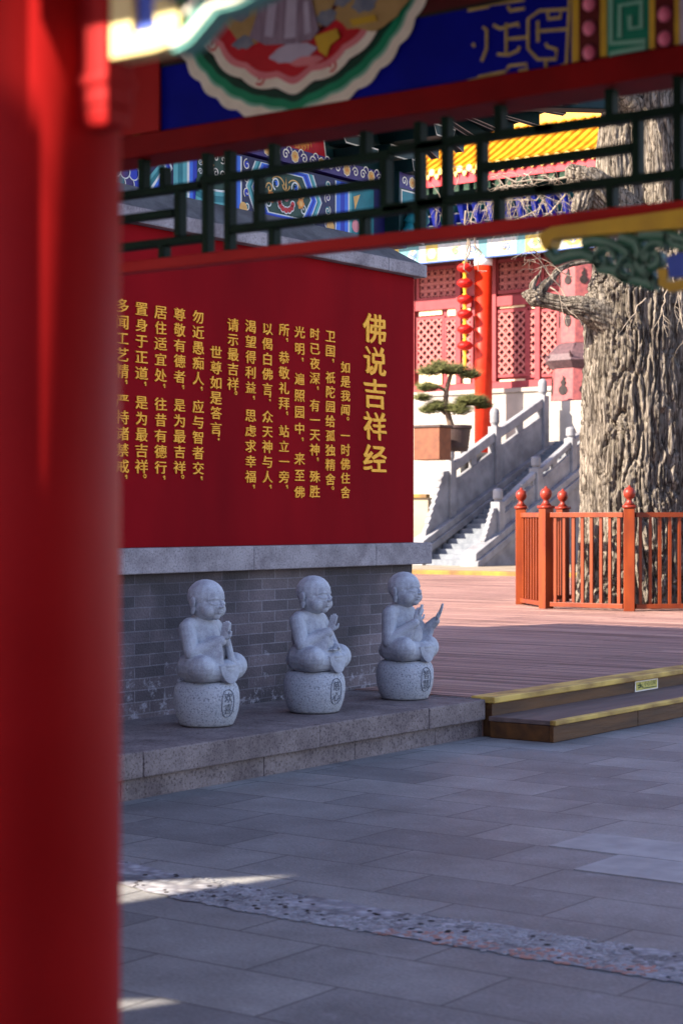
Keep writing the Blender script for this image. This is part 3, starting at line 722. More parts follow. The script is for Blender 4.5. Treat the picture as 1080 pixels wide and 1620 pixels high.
# hanging lattice frieze
fz = MB(); fz.box(UB + .01, UB + .06, 1.0, 3.62, 2.282, 2.312); lat = fz.build('frieze_rail', 'red_paint', g, bevel=.003)
lt = MB(); BW = .0205
def bar(p, q, w=BW):
    a, c = pu(*p), pu(*q)
    if abs(a[0] - c[0]) > abs(a[1] - c[1]): z = (a[1] + c[1]) / 2; lt.box(UB + .012, UB + .048, min(a[0], c[0]), max(a[0], c[0]), z - w / 2, z + w / 2)
    else: y = (a[0] + c[0]) / 2; lt.box(UB + .0135, UB + .0465, y - w / 2, y + w / 2, min(a[1], c[1]), max(a[1], c[1]))
for p, q in (((140, 318), (310, 286)), ((310, 286), (609, 240)), ((609, 240), (870, 193)), ((840, 198), (1120, 168)),
             ((150, 352), (268, 332)), ((150, 397), (314, 371)), ((359, 363), (640, 325)), ((600, 332), (700, 312)), ((400, 313), (602, 285)), ((697, 312), (870, 298)), ((840, 300), (1120, 266)), ((757, 260), (993, 233)),
             ((250, 262), (250, 298)), ((274, 292), (274, 372)), ((249, 380), (249, 416)), ((318, 240), (318, 412)), ((353, 236), (353, 407)), ((399, 275), (399, 359)), ((423, 225), (423, 265)), ((423, 360), (423, 396)),
             ((600, 240), (600, 331)), ((654, 190), (654, 370)), ((697, 182), (697, 366)), ((566, 336), (566, 376)), ((568, 205), (568, 250)), ((752, 216), (752, 311)), ((781, 164), (781, 208)), ((779, 311), (779, 349)),
             ((957, 138), (957, 185)), ((999, 180), (999, 282)), ((1065, 118), (1065, 325)), ((958, 288), (958, 326)), ((1098, 110), (1098, 320)), ((217, 250), (217, 300)), ((653, 232), (697, 225)), ((653, 322), (697, 314))): bar(p, q)
lt.build('lattice_bars', 'bar_green', lat, bevel=.002)
# small carved clips on the bars
# carved spandrel under the far rail
def spandrel(u_, pts_fn, parent, frame_m, blue_m, green_m, pale_m, flip=False):
    pass
sp_ = MB(); T = .03
def spr(pts, w, mi, lay=0): sp_.ribbon([pu(*p) for p in pts], w, 'u', UB + .012 - .002 * lay, T - .004 * lay, mi)
sp_.plate([pu(*p) for p in [(864, 373), (884, 362), (1200, 318), (1200, 350), (1080, 364), (896, 379), (884, 381), (880, 393), (872, 398), (866, 386)]], 'u', UB + .014, .05, 0)
sp_.plate([pu(*p) for p in [(1058, 408), (1078, 402), (1110, 398), (1110, 436), (1064, 440)]], 'u', UB + .012, T, 1)
spr([(1052, 426), (1052, 448), (1062, 455), (1110, 446)], .022, 0, 1)
for pl, w in (([(872, 398), (882, 412), (905, 404), (925, 402), (945, 410), (955, 425), (975, 428), (990, 440), (1012, 444), (1040, 452)], .026), ([(925, 386), (945, 382), (960, 384), (985, 392), (1005, 408), (1018, 430), (1042, 450)], .022),
              (spiral(pu(958, 412), .032, 1.2, 2.0), .014), (spiral(pu(998, 428), .034, 1.25, .5), .014), ([(985, 375), (1010, 385), (1015, 400), (1006, 415)], .028), (spiral(pu(1038, 408), .036, 1.2, 1.2), .015), ([(1015, 372), (1050, 372), (1085, 380), (1110, 392)], .024), ([(1030, 400), (1022, 425), (1036, 446)], .02), ([(1056, 372), (1070, 388), (1090, 392)], .018)):
    q = pl if isinstance(pl[0][0], float) and abs(pl[0][1]) < 10 else [pu(*p) for p in pl]
    sp_.ribbon(q, w, 'u', UB + .012, T, 2); sp_.ribbon(q, w * .45, 'u', UB + .012 - T, .004, 3)
sp_.build('carved_spandrel', ['yellow_paint', 'sky_blue', 'spandrel_green', 'spandrel_pale'], g, bevel=.002)
# near frieze: end stile with its turned drop, and the sunlit spandrel beside the near column
US = UN - .02
qu = lambda px, py: (on_u(px, py, US).y, on_u(px, py, US).z)
b = MB(); y0, y1 = qu(170, 100)[0], qu(112, 100)[0]; b.box(US, US + .045, y0, y1, 2.075, 2.62)
ys = (y0 + y1) / 2; hw = (y1 - y0) / 2
b.hexa([(US + .004, y0 + .003, 2.052), (US + .041, y0 + .003, 2.052), (US + .041, y1 - .003, 2.052), (US + .004, y1 - .003, 2.052)], [(US, y0, 2.0749), (US + .045, y0, 2.0749), (US + .045, y1, 2.0749), (US, y1, 2.0749)])
b.box(US - .004, US + .049, y0 - .003, y1 + .003, 2.098, 2.112)
nf = b.build('frieze_stile', 'red_paint', g, bevel=.004)
b = MB(); b.box(US + .005, US + .05, -1.0, y0 - .001, 2.282, 2.312); b.build('near_frieze_rail', 'red_paint', nf)
b = MB(); sq = lambda pts, w, mi, lay=0: b.ribbon([qu(*p) for p in pts], w, 'u', US + .035 - .002 * lay, .03, mi)
b.plate([qu(*p) for p in [(171, -140), (206, -140), (206, 52), (236, 47), (244, 40), (240, 20), (238, 6), (246, -6), (262, -4), (276, 10), (282, 30), (278, 52), (262, 72), (240, 80), (171, 93)]], 'u', US + .035, .032, 0)
b.plate([qu(*p) for p in [(207, -140), (300, -140), (260, -20), (240, -2), (236, 10), (238, 44), (208, 51)]], 'u', US + .030, .02, 1)
for pl, w in (([(266, 68), (290, 56), (312, 30), (330, 8), (352, -30), (362, -90)], .020), ([(290, 20), (320, -20), (330, -70)], .016), ([(330, 8), (370, -2), (420, -30)], .014)):
    sq(pl, w, 2); b.ribbon([qu(*p) for p in pl], w * .45, 'u', US + .005, .003, 3)
b.build('sunlit_spandrel', ['cream_yellow', 'sky_blue', 'spandrel_teal', 'cream'], nf, bevel=.002)
# roof over the walkway
b = MB()
b.hexa([(.93, -6, 2.60), (2.66, -6, 3.42), (4.45, -6, 2.75), (4.45, 6.2, 2.75), (2.66, 6.2, 3.42), (.93, 6.2, 2.60)], [(.93, -6, 2.72), (2.66, -6, 3.56), (4.45, -6, 2.87), (4.45, 6.2, 2.87), (2.66, 6.2, 3.56), (.93, 6.2, 2.72)])
b.build('walkway_roof', 'grey_tile', g)
b = MB(); b.box(-2.2, 2.6, -1.35, -1.22, 0, 3.0); b.build('column_shade_wall', 'red_dull', g)  # unseen wall added to darken the near column's right side
b = MB(); b.box(UN - .05, UN + .05, -6, 6, 2.66, 2.86); b.build('eave_beam', 'red_dull', g)
for y0_, y1_ in ((-6, .895), (3.83, 6)):          # the bays on either side
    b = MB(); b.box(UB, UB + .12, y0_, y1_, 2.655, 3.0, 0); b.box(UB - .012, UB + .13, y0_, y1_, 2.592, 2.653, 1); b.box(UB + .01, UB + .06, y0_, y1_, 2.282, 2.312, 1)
    k = y0_ + .3
    while k < y1_ - .1: b.box(UB + .012, UB + .048, k - .012, k + .012, 2.313, 2.591, 2); k += .33
    for z in (2.39, 2.50): b.box(UB + .014, UB + .046, y0_, y1_, z - .012, z + .012, 2)
    b.build('side_bay_beam', ['beam_blue', 'red_dull', 'bar_green'], g)

# ------------------------------------------------------------------ unseen blocker added behind the camera: shades the court, its gaps pass sun streaks
def to_blocker(gu, gv, gx):
    k = (gu - gx) / .866; return (gv + .5 * k, k * math.tan(SUN_EL))
GX = -7.0
gh = thing('shade_blocker', 'unseen tall wall added to shade the court, cut with light gaps', 'hall', (GX, 9, 0))
b = MB()
pts_sh = 2.095
ye = (pts_sh - .5 * GX) / .866
ZT = 12.6
T1 = [to_blocker(*p, GX) for p in [(6.50, 5.02), (5.2, 6.12), (5.2, 5.33)]]
T2 = [to_blocker(*p, GX) for p in [(4.64, 3.99), (3.9, 4.9), (3.9, 4.30)]]
def wall_with_tri(y0, y1, z0, z1, tri):
    """wall panel in the plane x = GX with a triangular light gap"""
    tri = sorted(tri, key=lambda p: p[1]); (ya, za), (yb, zb), (yc, zc) = tri
    cy = sum(p[0] for p in tri) / 3; cz = sum(p[1] for p in tri) / 3
    outer = [(y0, z0), (y1, z0), (y1, z1), (y0, z1)]
    inner = sorted(tri, key=lambda p: math.atan2(p[1] - cz, p[0] - cy))
    b2 = bmesh.new()
    ov = [b2.verts.new((GX, y, z)) for y, z in outer]; iv = [b2.verts.new((GX, y, z)) for y, z in inner]
    ed = [b2.edges.new((ov[i], ov[(i + 1) % 4])) for i in range(4)] + [b2.edges.new((iv[i], iv[(i + 1) % 3])) for i in range(3)]
    bmesh.ops.triangle_fill(b2, use_beauty=True, edges=ed, use_dissolve=False)
    b2.verts.index_update()
    b.add([tuple(v.co) for v in b2.verts], [tuple(v.index for v in f.verts) for f in b2.faces]); b2.free()
ymid = (max(p[0] for p in T2) + min(p[0] for p in T1)) / 2
yl = (1.66 - .5 * GX) / .866
b.box(GX - .1, GX, -8, yl, 0, 7.5); b.box(GX - .1, GX, yl + .001, ye - .001, 0, 2.03 + (1.54 - GX) / .866 * math.tan(SUN_EL))
yd0, yd1 = (2.5 - .5 * GX) / .866, (5.2 - .5 * GX) / .866  # opening added so bounced sunlight brightens the near column and beam
b.box(GX - .1, GX, ye, yd0, 0, ZT); b.box(GX - .1, GX, yd0, yd1, 5.8, ZT)
wall_with_tri(yd1, ymid, 0, ZT, T2); wall_with_tri(ymid, 18, 0, ZT, T1)
b.build('blocker_wall', 'plain_wall', gh)
# ------------------------------------------------------------------ painted hall behind the inscription wall
HVV = 8.5
h = thing('painted_hall', 'hall with blue and green painted beams rising behind the red inscription wall', 'hall', (8, 12, 0))
b = MB(); b.box(3.2, 12.30, 8.7, 16, .2, 5.0); b.build('wall', 'red_dull', h)
b = MB(); b.box(3, 12.62, HVV, 8.69, 3.84, 4.27); mbm = b.build('main_beam', 'navy', h)
hp = MB(); PM = ['white_line', 'royal', 'royal_light', 'teal', 'teal_light', 'green_dark', 'flower_yellow', 'crimson', 'purple', 'navy', 'cream', 'flame', 'pink', 'hall_green']
(WHT, ROY, ROL, TEA, TEL, GRD, FLY, CRI, PUR, NAV, CRE, FLA, PNK, HGR) = range(14)
def pl(pts, mi, lay=0): hp.plate(pts, 'v', HVV - .0012 * lay, .0012, mi)
def rb(pts, w, mi, lay=0, closed=False): hp.ribbon(pts, w, 'v', HVV - .0012 * lay, .0012, mi, closed)
def rect(u0, u1, z0, z1, mi, lay=0): pl([(u0, z0), (u1, z0), (u1, z1), (u0, z1)], mi, lay)
def disc(c, r, mi, lay=0, k=0, amp=0): pl([(c[0] + r * (1 + amp * math.cos(k * a)) * math.cos(a), c[1] + r * (1 + amp * math.cos(k * a)) * math.sin(a)) for a in [2 * math.pi * i / 24 for i in range(24)]], mi, lay)
Z0, Z1 = 3.85, 4.255
def vstripes(u0, u1, seq, z0=Z0, z1=Z1, lay=0):
    tot = sum(w for _, w in seq); x = u0
    for mi, w_ in seq: e = x + (u1 - u0) * w_ / tot; rect(x, e, z0, z1, mi, lay); x = e
def hexag(cu, cz, hw, hh, cut, mi, lay): pl([(cu - hw, cz), (cu - hw + cut, cz + hh), (cu + hw - cut, cz + hh), (cu + hw, cz), (cu + hw - cut, cz - hh), (cu - hw + cut, cz - hh)], mi, lay)
def medallion(cu, cz=4.05, k=1.0, flip=0):
    for i, (hw, hh, mi) in enumerate(((.47, .200, WHT), (.455, .200, TEL), (.425, .200, TEA), (.405, .200, WHT), (.392, .195, ROL), (.372, .185, ROY), (.342, .172, ROL), (.325, .165, WHT), (.312, .157, GRD))): hexag(cu, cz, hw * k, hh, .11 * k, mi, i)
    L = 9
    for s in (-1, 1):
        rb(spiral((cu + s * .12, cz + .065), .050, 1.4, 1 if s > 0 else 2), .012, WHT, L); disc((cu + s * .12, cz + .065), .022, ROL, L)
        rb(spiral((cu + s * .20, cz + .02), .045, 1.2, 2), .011, FLY, L); disc((cu + s * .185, cz - .045), .042, FLA, L, 6, .15); disc((cu + s * .185, cz - .045), .022, FLY, L + 1)
        rb(spiral((cu + s * .215, cz - .09), .04, 1.2, 0), .010, WHT, L); rb(arc((cu + s * .1, cz + .03), .09, .4, 2.4), .010, FLY, L)
    for i in range(7):
        a = math.pi * (1.0 + i / 6); c = (cu + .082 * math.cos(a), cz - .065 + .055 * math.sin(a)); disc(c, .030, WHT, L + 1); disc(c, .021, CRI, L + 2)
    pl([(cu - .012, cz + .03), (cu, cz + .13), (cu + .012, cz + .03)], FLY, L + 1); rb(arc((cu, cz + .07), .042, math.pi, 2 * math.pi), .012, FLY, L + 1); disc((cu, cz - .02), .035, PNK, L + 3); disc((cu, cz - .02), .018, FLY, L + 4)
def scrolls(u0, u1, z0=Z0, z1=Z1, r=.05, mi=CRE, seed=1, w_=.008):
    rnd = random.Random(seed); n = max(1, int((u1 - u0) / (r * 1.9))); m = max(1, int((z1 - z0) / (r * 1.9)))
    for i in range(n):
        for j in range(m):
            c = (u0 + (i + .5) * (u1 - u0) / n, z0 + (j + .5) * (z1 - z0) / m); disc(c, r * .62, rnd.choice([TEA, PUR, ROY, NAV]), 0)
            rb(spiral(c, r * rnd.uniform(.8, 1.0), rnd.choice([1.1, 1.4]), rnd.uniform(0, 6), 16, rnd.choice([1, -1])), w_, mi, 1)
medallion(10.97)
scrolls(11.42, 11.61, seed=4); disc((11.55, 3.88), .05, FLY, 2); scrolls(10.46, 10.57, r=.045, seed=2); disc((10.47, 3.88), .045, FLY, 2)
vstripes(11.615, 11.835, [(WHT, .5), (ROL, 2), (ROY, 2), (ROL, 1.6), (WHT, .7), (TEL, 1)])
rect(11.835, 12.14, Z0, Z1, TEA); pl([(11.86, 4.16), (11.95, 4.19), (11.88, 4.06)], FLY, 1); disc((11.89, 3.93), .05, PNK, 1)
vstripes(10.285, 10.455, [(WHT, .5), (ROL, 1.6), (ROY, 1.8), (ROL, 1.6), (WHT, .6)])
rect(9.955, 10.285, Z0, Z1, GRD); disc((10.07, 4.14), .062, FLY, 2, 8, .18); disc((10.07, 4.14), .03, FLA, 3); scrolls(10.12, 10.28, 4.04, 4.25, .04, seed=8); scrolls(9.96, 10.02, 4.04, 4.25, .03, WHT, seed=12)
for k, (z, mi) in enumerate(((3.852, WHT), (3.872, TEL), (3.90, TEA), (3.945, TEL), (3.975, WHT), (3.99, GRD))): pl(arc((10.11, z), .175, math.pi, 2 * math.pi, 10, 1, .12) + [(10.285, z + .03), (9.935, z + .03)], mi, 1 + k)
vstripes(9.70, 9.95, [(TEL, 1), (TEA, 1.2), (TEL, 1), (WHT, .6), (ROL, .8), (ROY, 1)])
for k, (o_, mi) in enumerate(((0, WHT), (.022, ROY), (.05, ROL), (.07, WHT), (.09, TEA), (.125, TEL), (.155, NAV))): pl([(9.56 - o_ * 1.5, 4.255), (9.69 - o_, 4.05), (9.56 - o_ * 1.5, 3.85), (9.30, 3.85), (9.30, 4.255)], mi, k)
for j in range(5):
    for i in range(9):
        c = (8.62 + i * .088 + (j % 2) * .044, 3.87 + j * .085); disc(c, .052, [TEA, PUR, ROY][(i + j) % 3], 7); rb(arc(c, .05, -2.6, .6), .008, WHT, 8); 
scrolls(8.0, 8.6, seed=5)
vstripes(7.6, 7.95, [(WHT, .5), (ROL, 1.6), (ROY, 1.8), (ROL, 1.6), (WHT, .6)]); medallion(7.05)
hp.build('beam_painting', PM, mbm)
# flower strip above, cushion boards, bracket shapes
b = MB(); b.box(3, 12.62, 8.46, 8.68, 4.285, 4.405); fs = b.build('flower_strip', 'purple', h)
hp = MB(); HVV = 8.46; u = 8.7
while u < 12.6:
    disc((u, 4.345), .047, CRE, 0, 8, .07); disc((u, 4.345), .040, FLY, 1, 8, .07); disc((u, 4.345), .014, FLA, 2)
    for s in (-1, 1): rb(spiral((u + s * .115, 4.345), .042, 1.3, 1.0 if s > 0 else 2.2, 16, s), .011, CRE, 1); rb(arc((u + s * .075, 4.38), .03, 0, 3.0), .009, CRE, 1)
    hp.build('painted_flower', PM, fs); hp = MB(); u += .335
b = MB(); b.box(3, 12.5, 8.55, 8.69, 4.41, 5.2); cb_ = b.build('cushion_board', 'hall_green', h)
hp = MB(); HVV = 8.55
for cu in (7.4, 9.25, 11.18):
    pl([(cu - .38, 4.42), (cu + .38, 4.42), (cu + .30, 4.80), (cu - .30, 4.80)], CRI, 1); rb([(cu - .38, 4.42), (cu - .30, 4.80)], .014, CRE, 2); rb([(cu + .38, 4.42), (cu + .30, 4.80)], .014, CRE, 2)
    for k in range(13):
        a = math.pi * (.95 + 1.1 * k / 12); rb([(cu + .05 + .10 * math.cos(a), 4.60 + .10 * math.sin(a)), (cu + .05 + .15 * math.cos(a + .15), 4.60 + .15 * math.sin(a + .15)), (cu + .05 + .20 * math.cos(a - .1), 4.60 + .17 * math.sin(a - .1))], [.04, .03, .004], FLA, 2)
    disc((cu + .05, 4.62), .10, FLA, 3); disc((cu + .05, 4.63), .075, PUR, 4); disc((cu + .06, 4.64), .028, ROY, 5); hp.build('flame_painting', PM, cb_); hp = MB()
# bracket sets with pale outlines
for cu in (10.25, 11.75, 12.42):
    b = MB()
    for k, (wd, dp, z) in enumerate(((.20, .30, 4.41), (.42, .16, 4.53), (.34, .55, 4.66), (.62, .16, 4.79), (.42, .80, 4.92))):
        b.hexa([(cu - wd * .36, 8.55 - dp, z), (cu + wd * .36, 8.55 - dp, z), (cu + wd * .36, 8.55, z), (cu - wd * .36, 8.55, z)], [(cu - wd * .5, 8.55 - dp, z + .10), (cu + wd * .5, 8.55 - dp, z + .10), (cu + wd * .5, 8.55, z + .10), (cu - wd * .5, 8.55, z + .10)])
    br = b.build('bracket_set', 'hall_green', h, bevel=.006)
    b = MB()
    for k, (wd, dp, z) in enumerate(((.20, .30, 4.41), (.42, .16, 4.53), (.34, .55, 4.66), (.62, .16, 4.79), (.42, .80, 4.92))):
        o_ = [(cu - wd * .34, z + .008), (cu + wd * .34, z + .008), (cu + wd * .47, z + .092), (cu - wd * .47, z + .092)]
        b.ribbon(o_, .012, 'v', 8.55 - dp, .002, 0, True)
    b.build('bracket_outline', 'cream', br)
# projecting beam end at the corner
b = MB(); b.box(12.30, 12.66, 8.36, 8.68, 3.87, 4.42); ce = b.build('corner_beam_end', 'hall_green', h, bevel=.004)
hp = MB(); HVV = 8.36
rect(12.305, 12.655, 4.285, 4.41, PUR); disc((12.49, 4.347), .048, CRE, 1, 8, .07); disc((12.49, 4.347), .04, FLY, 2, 8, .07); disc((12.49, 4.347), .014, FLA, 3)
for s in (-1, 1): rb(spiral((12.49 + s * .115, 4.347), .042, 1.3, 1.0, 16, s), .011, CRE, 1)
rect(12.33, 12.64, 4.10, 4.275, CRE); rect(12.345, 12.625, 4.11, 4.262, TEA, 1)
hp.build('corner_painting', PM, ce)
b = MB()
for k, (x, y, z, r) in enumerate(((12.42, 8.34, 4.05, .05), (12.52, 8.33, 4.05, .05), (12.60, 8.34, 4.05, .045), (12.38, 8.34, 3.955, .045), (12.47, 8.32, 3.95, .05), (12.56, 8.33, 3.955, .048))):
    b.tube([(x - .04, y, z - r), (x, y - .03, z), (x + .03, y, z + r * 1.1)], [r * .75, r, r * .75], 10)
b.build('curled_bracket', 'teal', ce, smooth=True)
b = MB(); b.ribbon([(12.30 + i * .045, 3.895 + (.03 if i % 2 else -.005)) for i in range(8)], .022, 'v', 8.36, .006); b.ribbon([(12.30, 3.87), (12.66, 3.87)], .014, 'v', 8.36, .005); b.build('wave_trim', 'cream', ce)
# eaves with upturned corner
def zf(u): return 4.86 + .32 * max(0.0, (u - 11.4) / 2.2) ** 2
def zg(v): return 4.84 + .34 * max(0.0, (9.6 - v) / 2.35) ** 2
CU, CV = 13.62, 7.25
b = MB(); N = 20
fe = [(1.8 + (CU - 1.8) * i / N, CV, zf(1.8 + (CU - 1.8) * i / N)) for i in range(N + 1)]; fi = [(1.8 + (12.5 - 1.8) * i / N, 8.6, 5.32) for i in range(N + 1)]
ge = [(CU, CV + (15 - CV) * (i / N) ** 1.5, zg(CV + (15 - CV) * (i / N) ** 1.5)) for i in range(N + 1)]; gi = [(12.5, 8.6 + (15 - 8.6) * i / N, 5.32) for i in range(N + 1)]
ge[0] = fe[-1]
for E, I in ((fe, fi), (ge, gi)):
    for i in range(N):
        q = [E[i], E[i + 1], I[i + 1], I[i]]; b.hexa(q, [(x, y, z + .05) for x, y, z in q])
b.build('eave_boarding', 'hall_green', h)
# the gable edge's rafters, pale-edged, fanning out at the corner
rf = MB(); ro = MB()
for k in range(26):
    v = CV + .05 + .26 * k; e = Vector((CU - .02, v, zg(v) - .05)); i_ = Vector((12.5, max(8.6, v), 5.25))
    d = (e - i_).normalized(); sdv = Vector((d.y, -d.x, 0)).normalized() * .04; up = Vector((0, 0, .045))
    rf.hexa([i_ + sdv - up, i_ - sdv - up, i_ - sdv + up, i_ + sdv + up], [e + sdv - up, e - sdv - up, e - sdv + up, e + sdv + up])
    for s in (-1, 1):
        a0 = i_ + sdv * s * .86 - up * 1.05; a1 = e + sdv * s * .86 - up * 1.05
        ro.hexa([a0 + sdv * .12, a0 - sdv * .12, a0 - sdv * .12 - Vector((0, 0, .003)), a0 + sdv * .12 - Vector((0, 0, .003))], [a1 + sdv * .12, a1 - sdv * .12, a1 - sdv * .12 - Vector((0, 0, .003)), a1 + sdv * .12 - Vector((0, 0, .003))])
for k in range(22):
    u = CU - .05 - .27 * k; e = Vector((u, CV + .02, zf(u) - .05)); i_ = Vector((min(12.5, u), 8.6, 5.25)); d = (e - i_).normalized(); sdv = Vector((d.y, -d.x, 0)).normalized() * .04; up = Vector((0, 0, .045))
    rf.hexa([i_ + sdv - up, i_ - sdv - up, i_ - sdv + up, i_ + sdv + up], [e + sdv - up, e - sdv - up, e - sdv + up, e + sdv + up])
rfo = rf.build('eave_rafters', 'hall_green', h); ro.build('rafter_outline', 'cream', rfo)
# corner beam with carved head
b = MB(); c0 = Vector((12.3, 8.75, 5.1)); c1 = Vector((CU + .05, CV - .05, zf(CU) - .12)); sdv = Vector((.6, .75, 0)).normalized() * .09
b.hexa([c0 + sdv - Vector((0, 0, .1)), c0 - sdv - Vector((0, 0, .1)), c0 - sdv + Vector((0, 0, .12)), c0 + sdv + Vector((0, 0, .12))], [c1 + sdv - Vector((0, 0, .07)), c1 - sdv - Vector((0, 0, .07)), c1 - sdv + Vector((0, 0, .07)), c1 + sdv + Vector((0, 0, .07))])
b.build('corner_beam', 'hall_green', h, bevel=.01)
# tiled hip roof above
b = MB()
for E, I in ((fe, [(x, 11.9, 7.6) for x, _, _ in fi]), (ge, [(9.6, 11.9, 7.6) for _ in gi])):
    for i in range(N):
        q = [Vector(E[i]) + Vector((0, 0, .06)), Vector(E[i + 1]) + Vector((0, 0, .06)), Vector(I[i + 1]), Vector(I[i])]
        if I[0][0] == 9.6: q[2] = Vector((9.6, 11.9, 7.6)); q[3] = q[2]
        else: q[2].x = min(q[2].x, 9.6); q[3].x = min(q[3].x, 9.6)
        if (q[2] - q[3]).length < 1e-6: b.add([q[0], q[1], q[2]], [(0, 1, 2)])
        else: b.add(q, [(0, 1, 2, 3)])
b.add([(1.8, CV, 4.92), (9.6, 11.9, 7.6), (9.6, 16.5, 5.0), (1.8, 16.5, 5.0), (1.8, 11.9, 7.6), (CU, 15, 4.9)], [(1, 2, 3, 4), (0, 4, 3), (1, 5, 2)])
b.build('tiled_roof', 'tile_yellow', h)
for E, nm in ((fe, 1), (ge, 2)):
    b = MB()
    for i in range(N * 3):
        t = i / 3; k = int(t); f = t - k
        if k >= N: break
        p = Vector(E[k]).lerp(Vector(E[k + 1]), f); ax = (0, -.05, 0) if nm == 1 else (.05, 0, 0)
        b.tube([p + Vector((0, 0, .10)), p + Vector((0, 0, .10)) + Vector(ax)], .05, 10)
    b.build('eave_tile_ends', 'grey_tile', h)
